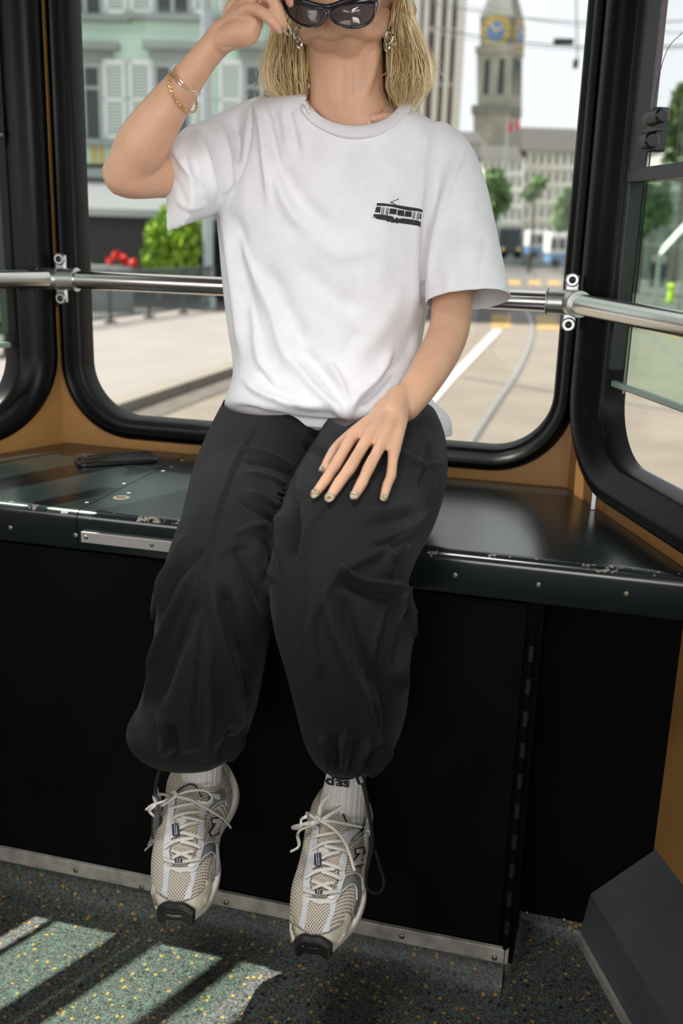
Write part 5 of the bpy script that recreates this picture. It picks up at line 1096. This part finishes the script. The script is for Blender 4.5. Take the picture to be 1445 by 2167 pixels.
def bangle(a, b, Yc, bulge, r, m, name, chain=False):
    A_, B_ = atY(*a, Yc), atY(*b, Yc); mid = (A_+B_)/2; hv = (B_-A_)/2; f_ = np.array((0, -1, 0.0)); f_ = f_*np.linalg.norm(hv)*1.22
    side = atY((a[0]+b[0])/2+bulge[0], (a[1]+b[1])/2+bulge[1], Yc)-mid
    n = 72 if chain else 60; P = np.array([mid+hv*math.cos(t)*1.03+f_*math.sin(t)+side*max(-.4, math.sin(t)) for t in np.linspace(0, 2*math.pi, n+1)])
    if not chain: return MB().add(*tube(P, r, 8, False)).build(name, m, PERSON)
    mb = MB()
    for i in range(n):
        d = P[i+1]-P[i]; L_ = np.linalg.norm(d); d /= L_; c = (P[i]+P[i+1])/2; o = c-mid; o -= d*(o @ d); o /= np.linalg.norm(o); w_ = np.cross(d, o) if i % 2 else o; mb.add(*ring3(c, d*L_*.75, (w_+.4*np.cross(d, o))*.0016, r, 10))
    return mb.build(name, m, PERSON)
bangle((378, 139), (419, 195), 1.36, (-6, 2), .0008, M['silver'], 'bangle'); bangle((374, 145), (416, 199), 1.36, (-7, 2), .0008, M['silver'], 'bangle'); bangle((373, 150), (403, 236), 1.36, (-4, 3), .0005, M['gold'], 'chain_bracelet', True)
# ---------------- nails
M['nail'] = m = mat('glitter_nail', (.62, .56, .44), .12, noise=.0, coat=1, col2=(.20, .14, .03), nscale=260)
def nail(tip, d, up, L_, w_):
    d = d/np.linalg.norm(d); up = up-d*(up @ d); up /= np.linalg.norm(up); s_ = np.cross(d, up); v = []; n, k = 9, 8
    for i in range(n):
        t = i/(n-1); wd = w_*math.sqrt(max(0.02, 1-((t-.25)/.76)**2)) if t > .25 else w_*(.75+t)
        for j in range(k+1):
            a = (j/k-.5)*2; v.append(tip+d*(t-.45)*L_+s_*wd*a+up*(.0012*(1-a*a)+.0006-.0012*t*t))
    f = [(i*(k+1)+j, i*(k+1)+j+1, (i+1)*(k+1)+j+1, (i+1)*(k+1)+j) for i in range(n-1) for j in range(k)]
    o = MB().add(v, f).build('nail', M['nail'], PERSON); q = o.modifiers.new('s', 'SOLIDIFY'); q.thickness = .0008; return o
for i, (P, R) in enumerate(tips):
    d = P[-1]-P[-2]; up = (CC-P[-1]); up = up/np.linalg.norm(up); up = up+(-CR*.5 if i == 4 else -CR*.1)
    dn = d/np.linalg.norm(d); u2 = up-dn*(up @ dn); u2 /= np.linalg.norm(u2)
    nail(P[-1]+u2*R[-1]*.78+dn*.0045, d, up, .0135 if i != 4 else .0125, (.0052, .0056, .0052, .0040, .0045)[i])
for P, up, o in ((tips2[0], -CF*.5+CU*.6+CR*.5, .004), (tips2[1], -CF*.5+CU*.3+CR*.7, .004)):
    d = P[-1]-P[-2]; dn = d/np.linalg.norm(d); u2 = up-dn*(up @ dn); u2 /= np.linalg.norm(u2); nail(P[-1]+u2*.0045+dn*.004, d, up, .013, .0045)
# ---------------- socks and sneakers
ZLf = lambda u, v: (260+u/4.817, 1560+v/4.817)
ZRf = lambda u, v: (560+u/4.817, 1580+v/4.817)
_src = np.array([(940, 920), (590, 1385), (588, 1290), (700, 505), (450, 1625), (620, 1655), (930, 1085), (300, 1500), (880, 1560)], float)
_dst = np.array([(962, 1140), (550, 1590), (572, 1497), (735, 690), (400, 1862), (592, 1880), (930, 1320), (264, 1745), (850, 1810)], float)
_A = np.linalg.lstsq(np.c_[_src, np.ones(len(_src))], _dst, rcond=None)[0]
def l2r(u, v): return tuple(np.array((u, v, 1.0)) @ _A)
def shoe_attr(o, F0, ax):
    me = o.data; V = getv(me)-F0; a = me.attributes.new('shoe', 'FLOAT_VECTOR', 'POINT'); a.data.foreach_set('vector', np.stack([V @ q for q in ax], 1).astype(np.float32).ravel())
M['knit'] = m = mat('beige_mesh_knit', (.56, .50, .41), .85)
b = m.node_tree.nodes['Principled BSDF']; at_ = nd(m, 'ShaderNodeAttribute'); at_.attribute_name = 'shoe'; sx = nd(m, 'ShaderNodeSeparateXYZ'); lk(m, at_.outputs['Vector'], sx.inputs[0])
def mth(m, op, a, b_=None):
    q = nd(m, 'ShaderNodeMath'); q.operation = op
    for i, z in enumerate((a, b_)):
        if z is None: continue
        if isinstance(z, (int, float)): q.inputs[i].default_value = z
        else: lk(m, z, q.inputs[i])
    return q.outputs[0]
K_ = math.pi/.0033
s1 = mth(m, 'SINE', mth(m, 'MULTIPLY', mth(m, 'ADD', sx.outputs[0], sx.outputs[1]), K_*.8)); s2 = mth(m, 'SINE', mth(m, 'MULTIPLY', mth(m, 'SUBTRACT', sx.outputs[0], sx.outputs[1]), K_*.8))
h_ = mth(m, 'MULTIPLY', s1, s2); h_ = mth(m, 'ABSOLUTE', h_); cl = nd(m, 'ShaderNodeMapRange'); cl.inputs['From Min'].default_value = .45; cl.inputs['From Max'].default_value = .7; lk(m, h_, cl.inputs['Value'])
mx = nd(m, 'ShaderNodeMix'); mx.data_type = 'RGBA'; lk(m, cl.outputs[0], mx.inputs['Factor']); mx.inputs[6].default_value = (.72, .65, .54, 1); mx.inputs[7].default_value = (.15, .125, .10, 1); lk(m, mx.outputs[2], b.inputs['Base Color'])
bp = nd(m, 'ShaderNodeBump'); bp.inputs['Strength'].default_value = .6; bp.inputs['Distance'].default_value = .001; bp.invert = True; lk(m, cl.outputs[0], bp.inputs['Height']); lk(m, bp.outputs['Normal'], b.inputs['Normal'])
M['sole'] = mat('offwhite_midsole', (.74, .71, .64), .7, noise=.10, nscale=40); M['cream'] = mat('cream_suede_toe', (.68, .65, .52), .85, noise=.10, nscale=60, bump=.2, bscale=400)
M['silv'] = mat('silver_leather', (.70, .72, .74), .42, .1, bump=.2, bscale=300); M['gry'] = mat('grey_leather', (.22, .23, .24), .6, bump=.2, bscale=300); M['whl'] = mat('white_leather', (.70, .69, .64), .6, bump=.15, bscale=300)
M['navy'] = mat('navy_trim', (.012, .018, .05), .6); M['lace'] = mat('offwhite_lace', (.78, .75, .69), .9, bump=.3, bscale=900); M['outsole'] = mat('black_outsole', (.012, .012, .012), .5)
def sneaker(which, Z, tr, rings, ytoe, yheel, up_off, label):
    root = None; n = len(rings)
    pz = lambda u, v: Z(*tr(u, v))
    Yt = lambda t: ytoe+(yheel-ytoe)*t
    # path length parameter for depth
    R = [(*Z(*r[0]), *Z(*r[1])) for r in rings]; mid = np.array([((a+c)/2, (b_+d)/2) for a, b_, c, d in R]); s = np.r_[0, np.cumsum(np.hypot(*np.diff(mid, axis=0).T))]; s /= s[-1]
    ht = np.interp(s, [0, .06, .2, .35, .5, .65, .8, 1], [.012, .030, .042, .050, .060, .068, .062, .045])
    uo = np.interp(s, [0, .15, .3, .45, .62, .75, 1], [5, 12, 12, 4, 3, 10, 16])
    up = [(r[0]+2, r[1], r[2]-uo[k], r[3], Yt(t)-.002, h, .008) for k, (r, t, h) in enumerate(zip(R, s, ht))]
    so_ = [(r[0]+(0 if t < .6 else (t-.6)*60), r[1], r[2], r[3], Yt(t)+.006, .006, .020 if t > .35 else .013) for r, t in zip(R, s)]
    mb = MB(); mb.add(*ringmesh(up, 40, 2.5))
    um = fuse(mb, .0022, 3)
    um.polygons.foreach_set('use_smooth', [True]*len(um.polygons)); um.materials.append(M['knit']); root = link('sneaker', um, PERSON, label=label)
    F0 = atY(*mid[0], ytoe); ax1 = atY(*mid[-1], yheel)-F0; ax1 /= np.linalg.norm(ax1); ax0 = atY(R[5][2], R[5][3], Yt(s[5]))-atY(R[5][0], R[5][1], Yt(s[5])); ax0 -= ax1*(ax0 @ ax1); ax0 /= np.linalg.norm(ax0); ax2 = np.cross(ax0, ax1)
    shoe_attr(root, F0, (ax0, ax1, ax2)); UB = bvh_of(um)
    MB().add(*ringmesh(so_, 44, 4.0, 70)).build('sole', M['sole'], root)
    P = np.array([atY(r[2]-1, r[3], Yt(t)+.006) for r, t in zip(R, s)]); P = spl(P, 60); tt = np.array([atY((R[0][0]+R[0][2])/2, R[0][1]+8, ytoe+.01)])
    def pat(name, m, poly, off=.0012, step=3.0, th=.0016, lab=None):
        v, f = drape_poly(UB, [pz(*q) for q in poly], off, step, th)
        if v: o = MB().add(v, f).build(name, m, root, label=lab); shoe_attr(o, F0, (ax0, ax1, ax2)); return o
    toe = [(318, 1500), (345, 1580), (450, 1650), (560, 1685), (680, 1660), (780, 1600), (830, 1540), (858, 1462), (885, 1480), (885, 1560), (850, 1680), (790, 1755), (720, 1800), (640, 1815), (600, 1805), (450, 1800), (390, 1800), (330, 1740), (303, 1640), (300, 1560)]
    pat('toe_cap', M['cream'], toe, .0022)
    ob = MB(); c = [pz(*q) for q in ((372, 1795), (440, 1735), (520, 1742), (600, 1745), (670, 1780), (722, 1822))]
    for k_ in range(4): ob.add(*tube(spl([atY(x, y+k_*6-2, ytoe-.008+k_*.007) for x, y in c], 20), [.003]+[.0068]*18+[.003], 10))
    ob.build('outsole_tip', M['outsole'], root)
    pat('overlay', M['silv'], [(420, 1330), (478, 1365), (466, 1480), (452, 1630), (398, 1595), (418, 1450)]); pat('overlay', M['silv'], [(690, 1365), (748, 1365), (738, 1450), (704, 1560), (692, 1640), (618, 1658), (658, 1560), (694, 1450)])
    pat('vamp_band', M['whl'], [(425, 1290), (500, 1328), (640, 1335), (760, 1280), (775, 1330), (705, 1382), (645, 1372), (580, 1388), (490, 1348), (474, 1392), (420, 1372)], .002)
    pat('tongue', M['knit'], [(556, 592), (600, 548), (680, 506), (735, 516), (775, 580), (792, 640), (765, 900), (735, 1150), (705, 1262), (515, 1262), (500, 1100), (535, 800), (558, 680)], .0035)
    tp = spl([(*pz(*q), 0) for q in ((556, 592), (600, 545), (680, 503), (738, 512), (775, 575), (790, 620))], 24); MB().add(*tube([hit(UB, a, b_, .0055, Yt(.62))[0] for a, b_, _ in tp], .0011, 8)).build('tongue_binding', M['navy'], root)
    pat('tongue_patch', M['whl'], [(556, 840), (640, 830), (650, 900), (600, 930), (550, 900)], .0045)
    pat('eyestay', M['silv'], [(483, 610), (545, 640), (532, 800), (540, 900), (512, 1000), (502, 1100), (482, 1180), (500, 1280), (522, 1322), (450, 1312), (425, 1230), (425, 1120), (445, 980), (468, 850), (476, 720)], .0040)
    pat('eyestay', M['silv'], [(770, 690), (868, 640), (915, 655), (840, 740), (806, 830), (816, 960), (802, 1060), (812, 1110), (792, 1190), (772, 1290), (700, 1342), (658, 1320), (740, 1240), (758, 1150), (750, 1000), (768, 860)], .0040)
    pat('overlay', M['gry'], [(800, 1120), (870, 1082), (930, 1085), (962, 1130), (985, 1260), (965, 1400), (935, 1490), (912, 1450), (930, 1330), (918, 1220), (888, 1180), (850, 1198), (790, 1255), (745, 1345), (712, 1345), (770, 1220)], .0016)
    for ln in ([(800, 1115), (870, 1078), (932, 1080), (965, 1128), (980, 1230)], [(745, 1345), (792, 1258), (850, 1200), (888, 1182), (920, 1222), (932, 1330)]):
        MB().add(*tube([hit(UB, *pz(a, b_), .0030, Yt(.4))[0] for a, b_, _ in spl([(a, b_, 0) for a, b_ in ln], 26)], .0010, 6)).build('piping', M['whl'], root)
    pat('panel', M['gry'], [(870, 600), (1000, 520), (1040, 560), (1050, 620), (960, 700), (880, 760), (840, 740)], .0012)
    for k_ in range(4): pat('stripe', M['whl'], [(905+k_*18, 578+k_*3), (915+k_*18, 575+k_*3), (942+k_*12, 625+k_*2), (932+k_*12, 630+k_*2)], .003, 1.6)
    for ln in ([(880, 740), (960, 670), (1025, 655), (1040, 700)], [(850, 820), (940, 720), (1010, 690)]): MB().add(*tube([hit(UB, *pz(a, b_), .0022, Yt(.62))[0] for a, b_, _ in spl([(a, b_, 0) for a, b_ in ln], 20)], .0012, 6)).build('piping', M['silv'], root)
    for nm_, mt, wd_, of in (('letter_edge', M['navy'], 31, .0020), ('letter', M['whl'], 20, .0034)):
        lm = MB()
        for a, b_ in (((905, 858), (992, 840)), ((985, 846), (896, 984)), ((890, 984), (972, 962))):
            a, b_ = np.array(a, float), np.array(b_, float); d = (b_-a)/np.linalg.norm(b_-a); nn_ = np.array((-d[1], d[0])); x_ = (wd_-20)*.9
            lm.add(*drape_poly(UB, [pz(*q) for q in (a-d*x_+nn_*wd_, a-d*x_-nn_*wd_, b_+d*x_-nn_*wd_, b_+d*x_+nn_*wd_)], of, 2.0, .0014))
        lm.build(nm_, mt, root, label='white letter N on the side' if nm_ == 'letter' else None)
    # seam stitches round the toe
    MB().add(*tube([hit(UB, *pz(a, b_), .0026, ytoe)[0] for a, b_, _ in spl([(a, b_, 0) for a, b_ in ((345, 1572), (450, 1642), (560, 1676), (680, 1650), (775, 1592), (822, 1530))], 40)], .0005, 6)).build('stitching', M['gry'], root)
    # laces
    LC = [[(445, 1258), (500, 1284), (560, 1295), (640, 1291), (700, 1276), (768, 1262)], [(512, 1172), (600, 1208), (700, 1256)], [(522, 1250), (620, 1210), (712, 1184)], [(448, 1146), (520, 1100), (600, 1068), (712, 1052)], [(600, 1085), (680, 1110), (772, 1146)], [(500, 1040), (560, 1010), (600, 1000)], [(600, 988), (690, 1020), (777, 1050)], [(586, 952), (660, 912), (747, 884)], [(498, 862), (570, 820), (650, 792), (762, 775)], [(610, 828), (700, 852), (802, 872)], [(495, 745), (600, 722), (720, 690)]]
    for L_ in LC:
        P = spl([(*pz(*q), 0) for q in L_], 16); W = []
        for i, (a, b_, _) in enumerate(P): h3, n3 = hit(UB, a, b_, .0062+.0016*math.sin(math.pi*i/15), Yt(.45)); W.append(h3)
        MB().add(*tube(W, [.0022]+[.0030]*14+[.0022], 8, True, .7)).build('lace', M['lace'], root)
    pat('lace_loop', M['navy'], [(528, 918), (586, 906), (600, 1036), (568, 1046), (534, 1034)], .0105, 2.0, .0012); pat('lace_loop', M['navy'], [(555, 1272), (620, 1272), (620, 1310), (556, 1310)], .0108, 2.0, .0012)
    for q in (548, 566): pat('thread', M['whl'], [(q, 920), (q+5, 920), (q+16, 1034), (q+10, 1034)], .0115, 1.5, .0004)
    for q in (576, 596): pat('thread', M['whl'], [(q, 1272), (q+6, 1272), (q+6, 1310), (q, 1310)], .0118, 1.5, .0004)
    return root, UB, Yt, pz
def bow(root, UB, Yt, Z, strands, base):
    for k, S in enumerate(strands):
        P = []
        for i, (u, v, lift) in enumerate(S):
            h3, n3 = hit(UB, *Z(u, v), .008+lift)
            P.append(h3 if h3 is not None else np.array(atY(*Z(u, v), base-lift*.6)))
        MB().add(*tube(spl(P, len(S)*6), .0026, 8, True, .65)).build('lace', M['lace'], root)
RL_ = [((430, 1802), (735, 1806)), ((322, 1700), (850, 1722)), ((296, 1560), (935, 1600)), ((300, 1400), (985, 1430)), ((325, 1270), (992, 1290)), ((370, 1130), (968, 1150)), ((420, 1000), (975, 1010)), ((450, 870), (1020, 900)), ((465, 740), (1100, 790)), ((482, 640), (1158, 660)), ((520, 540), (1172, 540)), ((600, 430), (1150, 430)), ((720, 300), (1080, 300)), ((800, 230), (1000, 235))]
idt = lambda u, v: (u, v)
s1_, U1, Y1, z1 = sneaker('l', ZLf, idt, RL_, 1.045, 1.285, 15, 'beige mesh sneaker with its bow hanging to the left')
bow(s1_, U1, Y1, ZLf, [[(575, 645, .006), (450, 640, .012), (335, 680, .016), (278, 745, .016), (312, 800, .014), (400, 788, .012), (480, 735, .008), (572, 655, .006)], [(575, 640, .006), (700, 598, .008), (800, 578, .01), (850, 622, .01), (822, 688, .008), (760, 700, .007), (650, 672, .006), (575, 650, .006)], [(238, 736, .014), (300, 690, .016), (420, 652, .012), (560, 640, .009)], [(572, 650, .008), (700, 694, .009), (850, 782, .007), (950, 830, .006), (1022, 872, .005)], [(555, 655, .010), (572, 630, .013), (592, 655, .010)]], 1.10)
RR_ = [((380, 2010), (700, 2040)), ((300, 1930), (800, 1950)), ((264, 1780), (930, 1815)), ((268, 1640), (1000, 1660)), ((292, 1510), (1032, 1530)), ((345, 1380), (1028, 1400)), ((392, 1250), (1010, 1260)), ((430, 1110), (1030, 1110)), ((452, 980), (1048, 980)), ((480, 860), (1052, 870)), ((495, 760), (1075, 780)), ((525, 650), (1098, 690)), ((580, 550), (1080, 600)), ((680, 450), (1040, 500))]
s2_, U2, Y2, z2 = sneaker('r', ZRf, l2r, RR_, 1.045, 1.275, 12, 'beige mesh sneaker with a black cord hanging down its side')
bow(s2_, U2, Y2, ZRf, [[(580, 800, .006), (520, 750, .012), (430, 708, .014), (372, 745, .014), (368, 820, .014), (420, 860, .012), (500, 840, .01), (578, 812, .006)], [(585, 795, .006), (610, 700, .012), (660, 640, .014), (720, 640, .014), (762, 690, .012), (700, 740, .010), (610, 790, .006)], [(272, 1068, .012), (350, 1010, .012), (450, 920, .010), (570, 835, .008)], [(590, 800, .008), (690, 880, .009), (760, 1000, .009), (810, 1150, .008), (855, 1300, .006)], [(595, 800, .007), (720, 820, .007), (900, 850, .006)], [(565, 810, .010), (582, 785, .013), (602, 812, .010)]], 1.09)
# ankle collars
for rt, Z, pts, Ys in ((s1_, ZLf, [(500, 640), (512, 560), (560, 470), (600, 420), (700, 330), (880, 290), (1010, 320), (1035, 420), (1000, 520), (930, 580), (860, 610)], (1.20, 1.215, 1.23, 1.245, 1.26, 1.27, 1.27, 1.255, 1.235, 1.215, 1.20)), (s2_, ZRf, [(498, 800), (505, 720), (530, 640), (560, 590), (650, 540), (850, 540), (1010, 590), (1035, 680), (1020, 760), (960, 800), (900, 810)], (1.20, 1.215, 1.23, 1.245, 1.26, 1.265, 1.262, 1.245, 1.225, 1.21, 1.20))):
    MB().add(*tube(spl([atY(*Z(*p), y) for p, y in zip(pts, Ys)], 50), [.004]+[.0085]*48+[.004], 12)).build('ankle_collar', M['knit' if 0 else 'cream'] if 0 else mat('beige_lining', (.46, .42, .36), .9, bump=.2), rt)
def sock(pts, lab):
    P = spl([np.append(atY(a, b_, c), r*((atY(a, b_, c)-CC) @ CF)/FPX) for a, b_, c, r in pts], 40); v, f = tube(P[:, :3], P[:, 3], 160, True)
    v = np.array(v); n = 160
    for i in range(40):
        c = P[i, :3]
        for k in range(n): d = v[i*n+k]-c; v[i*n+k] = c+d*(1+.018*(1 if (k % 8) < 5 else -1.0))
    return MB().add(v, f).build('sock', M['sock'], PERSON, label=lab)
k1 = sock([(430, 1575, 1.195, 40), (427, 1620, 1.20, 42), (426, 1655, 1.208, 43), (432, 1690, 1.215, 48), (440, 1730, 1.225, 50)], 'white ribbed sock')
k2 = sock([(733, 1600, 1.185, 38), (732, 1640, 1.193, 41), (727, 1680, 1.20, 44.5), (722, 1718, 1.21, 49), (718, 1760, 1.22, 50)], 'white ribbed sock with black lettering')
KB = bvh_of(k2.data)
cu = bpy.data.curves.new('t', 'FONT'); cu.body = 'das'; cu.size = 1; cu.offset = .022; cu.space_character = 1.0; cu.resolution_u = 6
to = bpy.data.objects.new('t', cu); COL.objects.link(to); bpy.context.view_layer.update(); tm = bpy.data.meshes.new_from_object(to.evaluated_get(bpy.context.evaluated_depsgraph_get())); bpy.data.objects.remove(to)
V = getv(tm); x0, x1 = V[:, 0].min(), V[:, 0].max(); lw = 49.0; sx_ = lw/(x1-x0); V2 = []
for p in V:
    x = 691+(p[0]-x0)*sx_; y = 1658+(x-691)*.12-p[1]*27; h3, _ = hit(KB, x, y, .0022, 1.16); V2.append(h3)
setv(tm, np.array(V2)); tm.materials.append(mat('black_knit_letters', (.02, .02, .02), .9)); link('lettering', tm, k2, label='black lettering at the sock top')
# drawcords at the trouser hems
M['cord'] = mat('black_cord', (.012, .012, .013), .8, bump=.3, bscale=900); M['fray'] = mat('frayed_cord_end', (.30, .29, .30), .9, noise=.5, nscale=300)
TR = bpy.data.objects['trousers']
def cord(pts, r=.0019, m='cord'): return MB().add(*tube(spl([atY(*p) for p in pts], len(pts)*8), r, 8)).build('drawcord', M[m], TR)
cord([(352, 1600, 1.14), (340, 1625, 1.135), (331, 1660, 1.13), (334, 1700, 1.13), (340, 1735, 1.13), (334, 1765, 1.13)]); cord([(334, 1765, 1.13), (325, 1782, 1.13), (306, 1800, 1.13)], .0014, 'fray'); cord([(350, 1602, 1.14), (330, 1650, 1.132), (325, 1700, 1.13), (322, 1750, 1.13), (323, 1775, 1.13)], .0015)
for k_ in range(7): cord([(330+k_*.9, 1650+k_*4, 1.13), (327+k_*2.4, 1700, 1.128), (322+k_*2.0, 1760, 1.13), (312+k_*1.5, 1790, 1.13)], .0004, 'fray')
cord([(762, 1640, 1.135), (770, 1670, 1.13), (782, 1730, 1.125), (788, 1790, 1.125), (776, 1840, 1.125), (775, 1875, 1.13), (790, 1890, 1.14), (806, 1885, 1.15), (812, 1865, 1.15), (804, 1835, 1.15), (794, 1800, 1.14)], .0022); cord([(768, 1645, 1.135), (778, 1700, 1.128), (786, 1760, 1.125), (780, 1830, 1.125)], .0022)
MB().add(*cyl(atY(758, 1634, 1.135), atY(768, 1660, 1.13)-atY(758, 1634, 1.135), .0065, .016, 16, .002)).build('cord_toggle', M['frame'], TR)
# double stitched seams down the trouser fronts
for pts in ([(545, 890), (500, 970), (462, 1070), (440, 1150), (428, 1250), (412, 1400), (396, 1590)], [(690, 1068), (655, 1110), (638, 1160), (632, 1230), (636, 1300), (632, 1400)], [(818, 1264), (800, 1330), (788, 1400), (798, 1470), (800, 1560)]):
    for dx_ in (-2.5, 3.5):
        L_ = drape_line(PB, [(a+dx_, b_) for a, b_ in pts], .0004, 160, 1.1); mb = MB()
        for i in range(0, 158, 2): mb.add(*tube([L_[i], L_[i+1]], .00055, 5))
        mb.build('stitching', M['cord'], TR)
# ---------------------------------------------------------------- give every thing its origin at its base
bpy.context.view_layer.update()
def pts_of(o):
    P = [o.matrix_world @ Vector(c) for c in o.bound_box] if o.type == 'MESH' else []
    for c in o.children: P += pts_of(c)
    return P
for o in [o for o in sc.objects if o.parent is None and o.type in ('MESH', 'EMPTY') and not o.get('kind')]:
    P = pts_of(o)
    if not P: continue
    lo = [min(p[i] for p in P) for i in range(3)]; hi = [max(p[i] for p in P) for i in range(3)]
    loc = Vector(((lo[0]+hi[0])/2, (lo[1]+hi[1])/2, lo[2]))
    if o.type == 'MESH': o.data.transform(Matrix.Translation(-loc))
    o.location = loc
    for c in o.children: c.matrix_parent_inverse = Matrix.Translation(-loc)
